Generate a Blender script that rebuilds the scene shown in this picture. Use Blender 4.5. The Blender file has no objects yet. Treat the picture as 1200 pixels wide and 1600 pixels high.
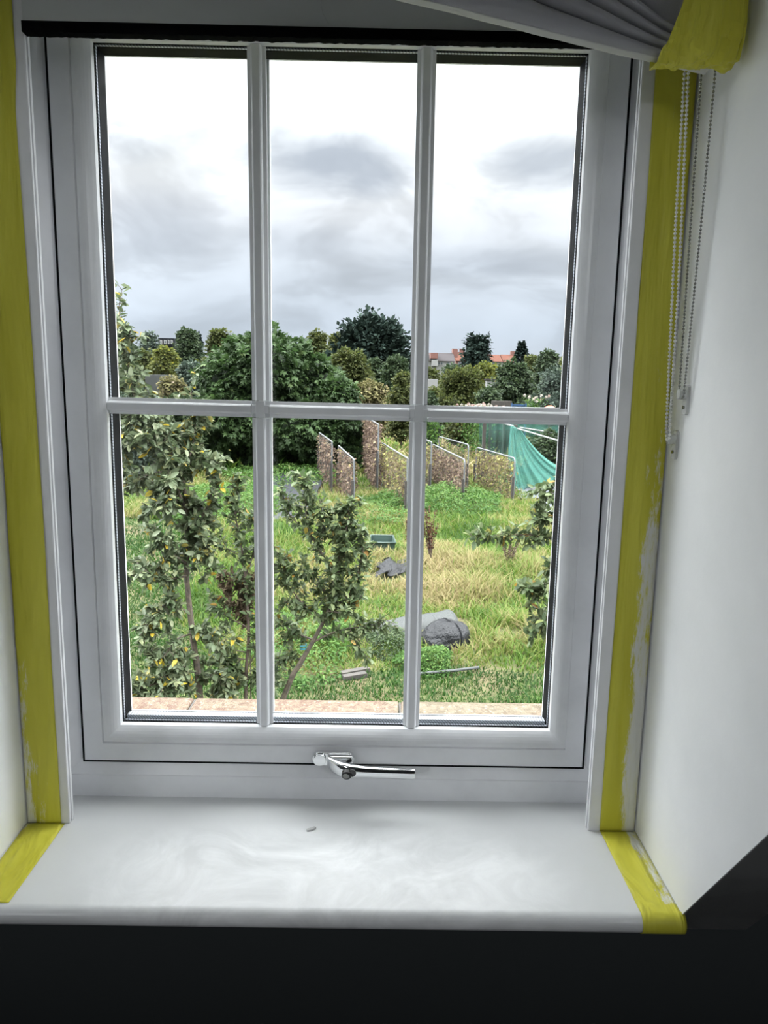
import bpy, math, random
import numpy as np
from mathutils import Vector, Matrix, noise
random.seed(7); rng = np.random.default_rng(7)
PI = math.pi
sc = bpy.context.scene
COL = sc.collection

# ---------------------------------------------------------------- camera
FPX = 1180.0
CAM = Vector((0.0577409, -1.0448757, 0.5138780))
PITCH, YAW, ROLL = 0.1739676, 0.0079783, 0.0190098
fw = Vector((math.sin(YAW)*math.cos(PITCH), math.cos(YAW)*math.cos(PITCH), -math.sin(PITCH)))
r0 = Vector((math.cos(YAW), -math.sin(YAW), 0)); u0 = r0.cross(fw)
RT = math.cos(ROLL)*r0 + math.sin(ROLL)*u0
UP = -math.sin(ROLL)*r0 + math.cos(ROLL)*u0
cd = bpy.data.cameras.new('camera'); cam = bpy.data.objects.new('camera', cd); COL.objects.link(cam)
cam.matrix_world = Matrix(((RT.x, UP.x, -fw.x, CAM.x), (RT.y, UP.y, -fw.y, CAM.y), (RT.z, UP.z, -fw.z, CAM.z), (0, 0, 0, 1)))
cd.sensor_fit = 'VERTICAL'; cd.sensor_height = 36; cd.lens = 36*FPX/1600; cd.clip_start = 0.02; cd.clip_end = 2000
sc.camera = cam

def ray(x, y): return fw + RT*((x-600)/FPX) - UP*((y-800)/FPX)
def at(x, y, Y):                     # the world point at distance Y seen at that place of the photograph
    d = ray(x, y); return CAM + d*((Y-CAM.y)/d.y)
GZ = CAM.z - 4.2                     # garden ground level
def gr(x, y):
    d = ray(x, y); return CAM + d*((GZ-CAM.z)/d.z)

# ---------------------------------------------------------------- light
sc.view_settings.view_transform = 'Standard'; sc.view_settings.look = 'None'
sc.view_settings.gamma = 1; sc.view_settings.use_curve_mapping = False
sc.view_settings.exposure = 0.0
w = bpy.data.worlds.new('sky'); sc.world = w; w.use_nodes = True
nt = w.node_tree; nt.nodes.clear()
def N(t, tree, **k):
    n = tree.nodes.new(t)
    for a, b in k.items():
        if a == 'inp':
            for i, v in b.items(): n.inputs[i].default_value = v
        else: setattr(n, a, b)
    return n
def math_(tree, op, a, b=None, clamp=False):
    n = tree.nodes.new('ShaderNodeMath'); n.operation = op; n.use_clamp = clamp
    for i, v in enumerate((a, b)):
        if v is None: continue
        if isinstance(v, (int, float)): n.inputs[i].default_value = v
        else: tree.links.new(v, n.inputs[i])
    return n.outputs[0]
def ramp(tree, fac, stops, interp='LINEAR'):
    n = tree.nodes.new('ShaderNodeValToRGB'); n.color_ramp.interpolation = interp
    e = n.color_ramp.elements
    while len(e) < len(stops): e.new(0.5)
    for i, (p, c) in enumerate(stops):
        e[i].position = p; e[i].color = (c[0], c[1], c[2], 1) if hasattr(c, '__len__') else (c, c, c, 1)
    if fac is not None: tree.links.new(fac, n.inputs[0])
    return n.outputs[0]
def mixc(tree, fac, a, b, mode='MIX'):
    n = tree.nodes.new('ShaderNodeMix'); n.data_type = 'RGBA'; n.blend_type = mode
    if isinstance(fac, (int, float)): n.inputs[0].default_value = fac
    else: tree.links.new(fac, n.inputs[0])
    for s, v in ((6, a), (7, b)):
        if hasattr(v, 'is_output'): tree.links.new(v, n.inputs[s])
        else: n.inputs[s].default_value = (*v[:3], 1)
    return n.outputs[2]

SKY_GAIN = 1.0
tc = N('ShaderNodeTexCoord', nt)
sep = N('ShaderNodeSeparateXYZ', nt); nt.links.new(tc.outputs['Generated'], sep.inputs[0])
el = sep.outputs['Z']
# flattened cloud deck: direction stretched sideways near the horizon
mp = N('ShaderNodeMapping', nt); mp.inputs['Scale'].default_value = (3.2, 3.2, 6.5); nt.links.new(tc.outputs['Generated'], mp.inputs[0])
n1 = N('ShaderNodeTexNoise', nt, inp={'Scale': 1.6, 'Detail': 9, 'Roughness': .56, 'Distortion': .5}); nt.links.new(mp.outputs[0], n1.inputs['Vector'])
n2 = N('ShaderNodeTexNoise', nt, inp={'Scale': .8, 'Detail': 4, 'Roughness': .5}); nt.links.new(mp.outputs[0], n2.inputs['Vector'])
def blob(cx, cz, rx, rz):            # one darker cloud, centre and radii as slopes of the direction
    az = math_(nt, 'DIVIDE', sep.outputs['X'], math_(nt, 'MAXIMUM', sep.outputs['Y'], .05))
    ez = math_(nt, 'DIVIDE', el, math_(nt, 'MAXIMUM', sep.outputs['Y'], .05))
    wob = math_(nt, 'MULTIPLY', math_(nt, 'SUBTRACT', n1.outputs['Fac'], .5), 2.4)
    a = math_(nt, 'POWER', math_(nt, 'DIVIDE', math_(nt, 'ABSOLUTE', math_(nt, 'SUBTRACT', az, cx)), rx), 2)
    b = math_(nt, 'POWER', math_(nt, 'DIVIDE', math_(nt, 'ABSOLUTE', math_(nt, 'SUBTRACT', ez, cz)), rz), 2)
    r = math_(nt, 'ADD', math_(nt, 'ADD', a, b), wob)
    return math_(nt, 'SUBTRACT', 1.0, math_(nt, 'DIVIDE', r, 1.8), clamp=True)
dk = None
BLOBS = [(-.065, .268, .10, .040, .80), (.205, .270, .085, .032, .66), (-.02, .25, .05, .025, .75), (-.30, .185, .10, .035, .35), (.13, .150, .10, .018, .25), (-.33, .285, .06, .022, .35), (-.12, .17, .09, .02, .25)]
for cx, cz, rx, rz, k in BLOBS:
    b = math_(nt, 'MULTIPLY', blob(cx, cz, rx, rz), k)
    dk = b if dk is None else math_(nt, 'MAXIMUM', dk, b)
base = ramp(nt, el, [(0.0, (.66, .71, .80)), (.06, (.66, .735, .85)), (.14, (.77, .83, .93)), (.20, (.95, .98, 1.05)), (.26, (1.22, 1.25, 1.30)), (.36, (1.6, 1.63, 1.66)), (.50, (4.2, 4.25, 4.32)), (.65, (5.6, 5.7, 5.8)), (1.0, (6.2, 6.3, 6.4))])
fade = ramp(nt, el, [(0, .45), (.12, .85), (.25, 1.0), (1, 1.0)])
cl = ramp(nt, n1.outputs['Fac'], [(.36, .80), (.47, .95), (.52, 1.08), (.64, 1.2)])
cl2 = ramp(nt, n2.outputs['Fac'], [(.35, .90), (.65, 1.10)])
clm = mixc(nt, fade, (1, 1, 1), mixc(nt, 1.0, cl, cl2, 'MULTIPLY'))
skyc = mixc(nt, 1.0, base, clm, 'MULTIPLY')
skyc = mixc(nt, dk, skyc, (.46, .52, .63))
# sky gain added out of view on both sides, to brighten the cheek walls
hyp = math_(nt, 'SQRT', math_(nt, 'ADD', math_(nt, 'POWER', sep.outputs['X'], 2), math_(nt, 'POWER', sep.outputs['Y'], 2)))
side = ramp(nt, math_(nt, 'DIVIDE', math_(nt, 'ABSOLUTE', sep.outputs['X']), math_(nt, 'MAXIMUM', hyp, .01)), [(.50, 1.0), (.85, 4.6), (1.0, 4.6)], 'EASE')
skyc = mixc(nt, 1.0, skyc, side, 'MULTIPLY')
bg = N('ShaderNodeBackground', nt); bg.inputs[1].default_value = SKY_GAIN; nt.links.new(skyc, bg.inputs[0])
out = N('ShaderNodeOutputWorld', nt); nt.links.new(bg.outputs[0], out.inputs[0])
w.cycles.sampling_method = 'AUTOMATIC'
# soft daylight through thin cloud, high and a little behind the house
sd = bpy.data.lights.new('sun', 'SUN'); sd.energy = .5; sd.angle = math.radians(25); sd.color = (1, .97, .92)
so = bpy.data.objects.new('sun', sd); COL.objects.link(so)
so.rotation_euler = Vector((-.35, .45, -1)).to_track_quat('-Z', 'Y').to_euler()
# two unseen fill lights added to brighten the window frame and sill
FILL = 22
for lx in (-1.15, 1.15):
    ld = bpy.data.lights.new('room_fill_light', 'AREA'); ld.shape = 'DISK'; ld.size = .6; ld.energy = FILL; ld.color = (.93, .965, 1.0)
    lo = bpy.data.objects.new('room_fill_light', ld); COL.objects.link(lo); lo.location = (lx*1.4, -3.35, 1.34)
    lo.rotation_euler = (Vector((0, -.05, .25))-lo.location).to_track_quat('-Z', 'Y').to_euler()
cy = sc.cycles
cy.max_bounces = 10; cy.diffuse_bounces = 5; cy.glossy_bounces = 4; cy.transparent_max_bounces = 24; cy.transmission_bounces = 4
cy.use_denoising = True; cy.sample_clamp_indirect = 6
cy.caustics_reflective = False; cy.caustics_refractive = False

# ---------------------------------------------------------------- materials
def mat(name, col=(.8, .8, .8), rough=.5, metal=0, spec=.5, bump=None, noise_col=None, sheen=0, coat=0):
    m = bpy.data.materials.new(name); m.use_nodes = True; t = m.node_tree; b = t.nodes['Principled BSDF']
    b.inputs['Base Color'].default_value = (*col, 1); b.inputs['Roughness'].default_value = rough
    b.inputs['Metallic'].default_value = metal; b.inputs['Specular IOR Level'].default_value = spec
    if sheen: b.inputs['Sheen Weight'].default_value = sheen
    if coat: b.inputs['Coat Weight'].default_value = coat
    co = N('ShaderNodeTexCoord', t)
    if noise_col:                     # (scale, colour2, contrast low, high)
        s, c2, lo_, hi = noise_col
        nn = N('ShaderNodeTexNoise', t, inp={'Scale': s, 'Detail': 6, 'Roughness': .6}); t.links.new(co.outputs['Object'], nn.inputs['Vector'])
        f = ramp(t, nn.outputs['Fac'], [(lo_, 0), (hi, 1)])
        t.links.new(mixc(t, f, col, c2), b.inputs['Base Color'])
    if bump:                          # (scale, strength, distance)
        nn = N('ShaderNodeTexNoise', t, inp={'Scale': bump[0], 'Detail': 5, 'Roughness': .6}); t.links.new(co.outputs['Object'], nn.inputs['Vector'])
        bp = N('ShaderNodeBump', t, inp={'Strength': bump[1], 'Distance': bump[2]}); t.links.new(nn.outputs['Fac'], bp.inputs['Height'])
        t.links.new(bp.outputs[0], b.inputs['Normal'])
    return m
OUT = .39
def leafmat(name, stops, rough=.45, trans=.25, spec=.5, interp='LINEAR'):
    m = bpy.data.materials.new(name); m.use_nodes = True; t = m.node_tree; b = t.nodes['Principled BSDF']
    at_ = N('ShaderNodeAttribute', t); at_.attribute_name = 'tint'
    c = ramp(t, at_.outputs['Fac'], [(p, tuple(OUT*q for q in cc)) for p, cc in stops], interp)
    t.links.new(c, b.inputs['Base Color']); b.inputs['Roughness'].default_value = rough+.1; b.inputs['Specular IOR Level'].default_value = spec*.40
    tr = N('ShaderNodeBsdfTranslucent', t); t.links.new(c, tr.inputs[0])
    mx = N('ShaderNodeMixShader', t); mx.inputs[0].default_value = min(.5, trans*1.5)
    t.links.new(b.outputs[0], mx.inputs[1]); t.links.new(tr.outputs[0], mx.inputs[2]); t.links.new(mx.outputs[0], t.nodes['Material Output'].inputs[0])
    return m
def seethrough(name, col, opacity, rough=.8):
    m = bpy.data.materials.new(name); m.use_nodes = True; t = m.node_tree; b = t.nodes['Principled BSDF']
    b.inputs['Base Color'].default_value = (*col, 1); b.inputs['Roughness'].default_value = rough
    tp = N('ShaderNodeBsdfTransparent', t); mx = N('ShaderNodeMixShader', t); mx.inputs[0].default_value = opacity
    t.links.new(tp.outputs[0], mx.inputs[1]); t.links.new(b.outputs[0], mx.inputs[2]); t.links.new(mx.outputs[0], t.nodes['Material Output'].inputs[0])
    return m
M = {}
M['upvc'] = mat('white_upvc', (.80, .81, .83), .28, spec=.45, bump=(18, .05, .002), noise_col=(9, (.70, .71, .73), .45, .75))
M['board'] = mat('white_trim_board', (.80, .80, .82), .35, noise_col=(14, (.70, .71, .73), .4, .8))
M['head'] = mat('head_board', (.62, .64, .64), .5)
M['wall'] = mat('painted_plaster', (.90, .905, .91), .75, spec=.3, bump=(60, .12, .002), noise_col=(5, (.83, .84, .845), .35, .7))
M['shade_wall'] = mat('shade_toned_slope', (.072, .082, .085), .7, spec=.2, bump=(50, .1, .002))  # deep room shade put into the base colour of the slopes
M['room_wall'] = mat('room_wall', (.16, .165, .17), .8)
M['brown_wall'] = mat('brown_room_wall', (.19, .16, .15), .8)
M['black'] = mat('black_gasket', (.004, .0045, .0055), .7, spec=.1)
M['ragged'] = mat('black_head_strip', (.005, .005, .006), .95, spec=.05, bump=(300, .5, .002))
M['alu'] = mat('spacer_aluminium', (.62, .66, .74), .4, metal=.3)
M['chrome'] = mat('chrome', (.86, .87, .88), .07, metal=1)
M['lock'] = mat('black_lock_plastic', (.012, .012, .013), .3)
M['steel'] = mat('steel_beads', (.28, .28, .27), .22, metal=1)
M['bead'] = mat('clear_white_beads', (.72, .72, .68), .3)
M['fabric'] = mat('grey_blind_fabric', (.36, .36, .39), .9, spec=.1, bump=(900, .35, .001), sheen=.3)
M['hem'] = mat('pale_blind_lining', (.55, .56, .56), .85)
M['flake'] = mat('plaster_flake', (.48, .48, .48), .8)
M['clip'] = seethrough('clear_plastic_clip', (.75, .76, .74), .55, .15)
# masking tape
def tape_mat(name, smear):
    m = mat(name, (.56, .53, .045), .5, spec=.35); t = m.node_tree; b = t.nodes['Principled BSDF']; co = N('ShaderNodeTexCoord', t)
    mp = N('ShaderNodeMapping', t); mp.inputs['Scale'].default_value = (30, 8, 3); t.links.new(co.outputs['Object'], mp.inputs[0])
    nn = N('ShaderNodeTexNoise', t, inp={'Scale': 1.0, 'Detail': 3, 'Roughness': .5, 'Distortion': .8}); t.links.new(mp.outputs[0], nn.inputs['Vector'])
    bp = N('ShaderNodeBump', t, inp={'Strength': .9, 'Distance': .012}); t.links.new(nn.outputs['Fac'], bp.inputs['Height']); t.links.new(bp.outputs[0], b.inputs['Normal'])
    c = ramp(t, nn.outputs['Fac'], [(.3, (.50, .47, .035)), (.7, (.62, .59, .07))])
    if smear:                          # dried filler dragged over the outer edge of the tape
        at_ = N('ShaderNodeAttribute', t); at_.attribute_name = 'tint'
        n3 = N('ShaderNodeTexNoise', t, inp={'Scale': 40, 'Detail': 9, 'Roughness': .78}); mp3 = N('ShaderNodeMapping', t); mp3.inputs['Scale'].default_value = (1.6, .5, .30)
        t.links.new(co.outputs['Object'], mp3.inputs[0]); t.links.new(mp3.outputs[0], n3.inputs['Vector'])
        f = math_(t, 'ADD', math_(t, 'MULTIPLY', n3.outputs['Fac'], 1.2), math_(t, 'MULTIPLY', at_.outputs['Fac'], .5))
        f = math_(t, 'MULTIPLY', ramp(t, f, [(.71, 0), (.76, .5), (.82, 1)]), ramp(t, n3.outputs['Fac'], [(.30, .55), (.55, 1)]))
        c = mixc(t, f, c, (.70, .70, .66))
    t.links.new(c, b.inputs['Base Color'])
    return m
M['tape'] = tape_mat('yellow_masking_tape', False); M['tape_smear'] = tape_mat('yellow_masking_tape_with_filler', True)
# sill: satin white paint with wiped, dusty smears
m = mat('painted_sill', (.72, .73, .74), .33, spec=.4); t = m.node_tree; b = t.nodes['Principled BSDF']; co = N('ShaderNodeTexCoord', t)
nn = N('ShaderNodeTexNoise', t, inp={'Scale': 9, 'Detail': 9, 'Roughness': .62, 'Distortion': 2.2}); t.links.new(co.outputs['Object'], nn.inputs['Vector'])
f = ramp(t, nn.outputs['Fac'], [(.35, 0), (.5, .55), (.62, 1)])
sx = N('ShaderNodeSeparateXYZ', t); t.links.new(co.outputs['Object'], sx.inputs[0])
msk = math_(t, 'MULTIPLY', ramp(t, math_(t, 'ADD', math_(t, 'ABSOLUTE', sx.outputs['X']), 0), [(.16, 1), (.34, 0)]), ramp(t, math_(t, 'MULTIPLY', sx.outputs['Y'], -1), [(.06, 0), (.13, 1)]))
t.links.new(mixc(t, math_(t, 'MULTIPLY', f, msk), (.655, .665, .67), (.84, .85, .86)), b.inputs['Base Color'])
t.links.new(ramp(t, math_(t, 'MULTIPLY', nn.outputs['Fac'], 1), [(.38, .28), (.6, .5)]), b.inputs['Roughness'])
bp = N('ShaderNodeBump', t, inp={'Strength': .08, 'Distance': .003}); t.links.new(nn.outputs['Fac'], bp.inputs['Height']); t.links.new(bp.outputs[0], b.inputs['Normal'])
M['sill'] = m
# window glass
m = bpy.data.materials.new('window_glass'); m.use_nodes = True; t = m.node_tree; t.nodes.remove(t.nodes['Principled BSDF'])
tp = N('ShaderNodeBsdfTransparent', t); tp.inputs[0].default_value = (.990, .996, .993, 1); gl = N('ShaderNodeBsdfGlossy', t); gl.inputs['Roughness'].default_value = .02
fr = N('ShaderNodeFresnel', t); fr.inputs[0].default_value = 1.45; mx = N('ShaderNodeMixShader', t)
t.links.new(math_(t, 'MULTIPLY', fr.outputs[0], .3), mx.inputs[0]); t.links.new(tp.outputs[0], mx.inputs[1]); t.links.new(gl.outputs[0], mx.inputs[2]); t.links.new(mx.outputs[0], t.nodes['Material Output'].inputs[0])
M['glass'] = m
# outside
m = mat('coping_stone', (.50, .36, .25), .95, spec=.03); t = m.node_tree; b = t.nodes['Principled BSDF']; co = N('ShaderNodeTexCoord', t)
n_a = N('ShaderNodeTexNoise', t, inp={'Scale': 5, 'Detail': 3}); n_b = N('ShaderNodeTexNoise', t, inp={'Scale': 75, 'Detail': 5, 'Roughness': .8}); n_c = N('ShaderNodeTexVoronoi', t, inp={'Scale': 85})
for q in (n_a, n_b, n_c): t.links.new(co.outputs['Object'], q.inputs['Vector'])
c = mixc(t, ramp(t, n_a.outputs['Fac'], [(.40, 0), (.6, 1)]), (.060, .050, .036), (.066, .042, .033))
c = mixc(t, ramp(t, n_b.outputs['Fac'], [(.42, 0), (.58, .9)]), c, (.105, .088, .066)); c = mixc(t, ramp(t, n_c.outputs['Distance'], [(.0, .9), (.3, 0)]), c, (.19, .17, .14))
t.links.new(c, b.inputs['Base Color']); bp = N('ShaderNodeBump', t, inp={'Strength': .4, 'Distance': .003}); t.links.new(n_b.outputs['Fac'], bp.inputs['Height']); t.links.new(bp.outputs[0], b.inputs['Normal'])
M['coping'] = m
M['brick'] = mat('house_render', (.22, .16, .13), .9, noise_col=(6, (.19, .13, .10), .4, .7))
M['mortar'] = mat('mortar', (.035, .031, .027), .95)
M['bark'] = mat('grey_brown_bark', (.075, .058, .042), .9, noise_col=(25, (.03, .025, .02), .4, .65), bump=(60, .5, .01))
M['twig'] = mat('dark_twig', (.055, .038, .03), .8)
M['galv'] = mat('galvanised_tube', (.095, .10, .105), .7, spec=.2)
M['wire'] = mat('galvanised_wire', (.05, .053, .053), .8, spec=.1)
M['post'] = mat('weathered_timber', (.030, .025, .021), .9, noise_col=(8, (.017, .015, .014), .4, .7))
M['teal'] = seethrough('teal_netting', (.008, .075, .057), .58); M['teal_thin'] = seethrough('thin_teal_netting', (.016, .075, .058), .30)
M['membrane'] = mat('black_weed_membrane', (.012, .013, .017), .5, spec=.25, bump=(3, .6, .08))
M['pale_sheet'] = mat('pale_ground_sheet', (.045, .053, .062), .8, bump=(3, .6, .08))
M['blackbag'] = mat('black_plastic_sheet', (.007, .0075, .009), .42, spec=.22, bump=(7, 1.0, .09))
M['cloche'] = seethrough('fine_grey_mesh', (.022, .025, .0245), .80, .7)
M['crate'] = mat('dark_green_plastic', (.014, .032, .026), .5); M['tank'] = mat('blue_black_water_butt', (.012, .017, .022), .45)
M['white'] = mat('white_paint', (.125, .125, .125), .7); M['whitepole'] = mat('white_pole', (.15, .155, .155), .5)
M['twine'] = mat('turquoise_twine', (.01, .09, .11), .7); M['orange'] = mat('orange_plastic', (.28, .045, .012), .5); M['blue'] = mat('blue_plastic', (.008, .035, .09), .5)
M['redroof'] = mat('red_roof_tiles', (.062, .026, .018), .9, spec=.05, noise_col=(3, (.05, .022, .016), .4, .6)); M['greyroof'] = mat('grey_roof_tiles', (.030, .027, .028), .9, spec=.05)
M['darkclad'] = mat('dark_cladding', (.006, .007, .009), .95, spec=.05); M['winglass'] = mat('house_window_glass', (.04, .05, .06), .2)
M['redbrick'] = mat('red_brick', (.09, .038, .03), .9)
L = {}
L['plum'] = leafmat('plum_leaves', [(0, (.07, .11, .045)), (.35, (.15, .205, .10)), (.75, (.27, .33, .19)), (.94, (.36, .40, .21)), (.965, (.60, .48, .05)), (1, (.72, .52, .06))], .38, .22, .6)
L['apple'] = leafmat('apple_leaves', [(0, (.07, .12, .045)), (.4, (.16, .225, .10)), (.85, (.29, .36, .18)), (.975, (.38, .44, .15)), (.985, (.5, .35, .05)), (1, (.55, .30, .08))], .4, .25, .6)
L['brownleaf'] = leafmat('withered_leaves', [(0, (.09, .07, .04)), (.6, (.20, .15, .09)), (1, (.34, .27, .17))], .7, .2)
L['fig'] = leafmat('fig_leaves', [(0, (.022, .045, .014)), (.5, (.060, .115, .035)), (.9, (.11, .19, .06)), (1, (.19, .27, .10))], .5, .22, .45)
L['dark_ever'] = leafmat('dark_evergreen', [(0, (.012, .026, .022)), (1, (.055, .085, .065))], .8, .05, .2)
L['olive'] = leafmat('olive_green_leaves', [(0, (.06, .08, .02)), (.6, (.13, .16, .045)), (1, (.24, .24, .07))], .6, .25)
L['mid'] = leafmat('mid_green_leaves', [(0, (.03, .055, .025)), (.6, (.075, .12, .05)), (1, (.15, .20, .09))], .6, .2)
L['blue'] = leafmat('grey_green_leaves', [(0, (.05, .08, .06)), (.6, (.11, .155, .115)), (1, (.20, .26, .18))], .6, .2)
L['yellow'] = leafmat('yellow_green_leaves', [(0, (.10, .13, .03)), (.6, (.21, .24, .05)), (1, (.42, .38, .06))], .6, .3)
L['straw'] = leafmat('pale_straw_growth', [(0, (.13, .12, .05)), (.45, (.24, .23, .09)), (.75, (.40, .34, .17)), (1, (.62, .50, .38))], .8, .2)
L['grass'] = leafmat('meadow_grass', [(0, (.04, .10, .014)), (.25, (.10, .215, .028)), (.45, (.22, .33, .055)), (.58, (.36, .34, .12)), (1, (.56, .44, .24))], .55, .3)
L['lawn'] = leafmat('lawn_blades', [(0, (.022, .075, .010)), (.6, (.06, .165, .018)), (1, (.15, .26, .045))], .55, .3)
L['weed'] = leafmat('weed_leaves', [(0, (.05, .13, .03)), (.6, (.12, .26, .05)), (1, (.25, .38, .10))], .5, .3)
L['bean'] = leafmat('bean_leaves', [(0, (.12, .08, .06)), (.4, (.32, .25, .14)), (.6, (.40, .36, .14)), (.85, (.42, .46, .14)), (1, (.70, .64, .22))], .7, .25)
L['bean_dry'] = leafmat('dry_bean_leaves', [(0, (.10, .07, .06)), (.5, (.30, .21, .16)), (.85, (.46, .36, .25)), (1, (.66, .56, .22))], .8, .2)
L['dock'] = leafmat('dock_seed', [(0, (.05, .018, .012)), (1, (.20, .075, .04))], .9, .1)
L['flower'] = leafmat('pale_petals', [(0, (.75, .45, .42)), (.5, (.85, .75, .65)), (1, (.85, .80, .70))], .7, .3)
# soil under the grass
m = mat('garden_soil_and_thatch', (.07, .10, .03), .95, spec=.1); t = m.node_tree; b = t.nodes['Principled BSDF']; co = N('ShaderNodeTexCoord', t)
n_a = N('ShaderNodeTexNoise', t, inp={'Scale': .5, 'Detail': 6, 'Roughness': .65}); n_b = N('ShaderNodeTexNoise', t, inp={'Scale': 9, 'Detail': 6, 'Roughness': .7})
for q in (n_a, n_b): t.links.new(co.outputs['Object'], q.inputs['Vector'])
c = mixc(t, ramp(t, n_a.outputs['Fac'], [(.42, 0), (.6, 1)]), (.03, .055, .012), (.075, .062, .034)); c = mixc(t, ramp(t, n_b.outputs['Fac'], [(.4, 0), (.62, .8)]), c, (.05, .042, .025))
t.links.new(c, b.inputs['Base Color']); M['soil'] = m


# ---------------------------------------------------------------- mesh helpers
def tag(o, label=None, cat=None, group=None, kind=None):
    if label: o['label'] = label
    if cat: o['category'] = cat
    if group: o['group'] = group
    if kind: o['kind'] = kind
    return o
def empty(name, loc, label=None, cat=None, group=None, kind=None):
    o = bpy.data.objects.new(name, None); COL.objects.link(o); o.location = loc; o.empty_display_size = .1
    return tag(o, label, cat, group, kind)
class MB:
    def __init__(s): s.v = []; s.f = []; s.smooth = False
    def add(s, vs, fs):
        k = len(s.v); s.v += [tuple(v) for v in vs]; s.f += [tuple(i+k for i in f) for f in fs]; return s
    def box(s, x0, x1, y0, y1, z0, z1):
        return s.add([(x0,y0,z0),(x1,y0,z0),(x1,y1,z0),(x0,y1,z0),(x0,y0,z1),(x1,y0,z1),(x1,y1,z1),(x0,y1,z1)],
                     [(0,3,2,1),(4,5,6,7),(0,1,5,4),(1,2,6,5),(2,3,7,6),(3,0,4,7)])
    def tube(s, pts, rad, n=8, cap=True):
        pts = [Vector(p) for p in pts]; rs = rad if hasattr(rad, '__len__') else [rad]*len(pts)
        vs = []; prev = None
        for i, p in enumerate(pts):
            t = (pts[min(i+1, len(pts)-1)] - pts[max(i-1, 0)]).normalized()
            if prev is None: a = t.orthogonal().normalized()
            else: a = (prev - t*prev.dot(t)).normalized()
            prev = a; b2 = t.cross(a)
            for k in range(n):
                an = 2*PI*k/n; vs.append(p + (a*math.cos(an)+b2*math.sin(an))*rs[i])
        fs = [(i*n+k, i*n+(k+1)%n, (i+1)*n+(k+1)%n, (i+1)*n+k) for i in range(len(pts)-1) for k in range(n)]
        if cap: fs += [tuple(range(n-1, -1, -1)), tuple((len(pts)-1)*n+k for k in range(n))]
        return s.add(vs, fs)
    def ico(s, c, r, sub=1):
        import bmesh
        bm = bmesh.new(); bmesh.ops.create_icosphere(bm, subdivisions=sub, radius=1)
        rr = r if hasattr(r, '__len__') else (r, r, r)
        s.add([(v.co.x*rr[0]+c[0], v.co.y*rr[1]+c[1], v.co.z*rr[2]+c[2]) for v in bm.verts], [tuple(v.index for v in f.verts) for f in bm.faces]); bm.free(); return s
    def grid(s, fn, nu, nv):
        vs = [fn(i/nu, j/nv) for i in range(nu+1) for j in range(nv+1)]
        return s.add(vs, [(i*(nv+1)+j, (i+1)*(nv+1)+j, (i+1)*(nv+1)+j+1, i*(nv+1)+j+1) for i in range(nu) for j in range(nv)])
    def ring(s, x0, x1, z0, z1, prof):   # mitred rectangular frame, prof = (inset, y) points
        k = len(prof); vs = []
        for cx, cz, sx, sz in ((x0, z0, 1, 1), (x1, z0, -1, 1), (x1, z1, -1, -1), (x0, z1, 1, -1)):
            vs += [(cx+sx*d, y, cz+sz*d) for d, y in prof]
        fs = [(c*k+i, ((c+1)%4)*k+i, ((c+1)%4)*k+i+1, c*k+i+1) for c in range(4) for i in range(k-1)]
        return s.add(vs, fs)
    def build(s, name, m, parent=None, smooth=False, bevel=0, solid=0, autosm=None):
        me = bpy.data.meshes.new(name); me.from_pydata(s.v, [], s.f); me.update()
        import bmesh
        bm = bmesh.new(); bm.from_mesh(me); bmesh.ops.recalc_face_normals(bm, faces=bm.faces); bm.to_mesh(me); bm.free()
        if m: me.materials.append(m)
        if smooth: me.shade_smooth()
        o = bpy.data.objects.new(name, me); COL.objects.link(o)
        if parent: link(o, parent)
        if bevel:
            bv = o.modifiers.new('bevel', 'BEVEL'); bv.width = bevel; bv.segments = 3; bv.limit_method = 'ANGLE'; bv.angle_limit = math.radians(35)
            me.shade_smooth(); wn = o.modifiers.new('wn', 'WEIGHTED_NORMAL'); wn.keep_sharp = True
        if solid: so_ = o.modifiers.new('solid', 'SOLIDIFY'); so_.thickness = solid; so_.offset = 0
        return o
def link(o, parent):                      # mesh coordinates are world ones; keep them under a shifted parent
    o.parent = parent
    off = Vector((0, 0, 0)); p = parent
    while p: off += p.location; p = p.parent
    o.location = -off
def struct(name, mb, m, **k):
    o = mb.build(name, m, **k); o['kind'] = 'structure'; return o
def leafmesh(name, P, A, B, C3, tint, m, tmpl, parent=None, smooth=False):
    """many copies of one leaf shape: P roots, A length axis, B width axis, C3 lift axis (scaled)"""
    tv, tf = tmpl; tv = np.array(tv, float); n = len(P); k = len(tv)
    V = P[:, None, :] + tv[None, :, 0:1]*A[:, None, :] + tv[None, :, 1:2]*B[:, None, :] + tv[None, :, 2:3]*C3[:, None, :]
    V = V.reshape(-1, 3).astype(np.float32)
    F = [np.array(f) for f in tf]; s = len(F[0]); F = np.array(F)
    idx = (F[None, :, :] + (np.arange(n)*k)[:, None, None]).reshape(-1).astype(np.int32); nf = n*len(tf)
    me = bpy.data.meshes.new(name); me.vertices.add(len(V)); me.vertices.foreach_set('co', V.ravel())
    me.loops.add(len(idx)); me.loops.foreach_set('vertex_index', idx)
    me.polygons.add(nf); me.polygons.foreach_set('loop_start', np.arange(nf, dtype=np.int32)*s)
    me.update(calc_edges=True)
    a = me.attributes.new('tint', 'FLOAT', 'FACE'); a.data.foreach_set('value', np.repeat(np.clip(tint, 0, 1), len(tf)).astype(np.float32))
    if smooth: me.shade_smooth()
    me.materials.append(m); o = bpy.data.objects.new(name, me); COL.objects.link(o)
    if parent: link(o, parent)
    return o
OVATE = ([(0,0,0),(.30,.26,.06),(.72,.22,.03),(1,0,-.08),(.72,-.22,.03),(.30,-.26,.06),(.5,0,-.03)], [(0,6,1),(1,6,2),(2,6,3),(3,6,4),(4,6,5),(5,6,0)])
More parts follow.
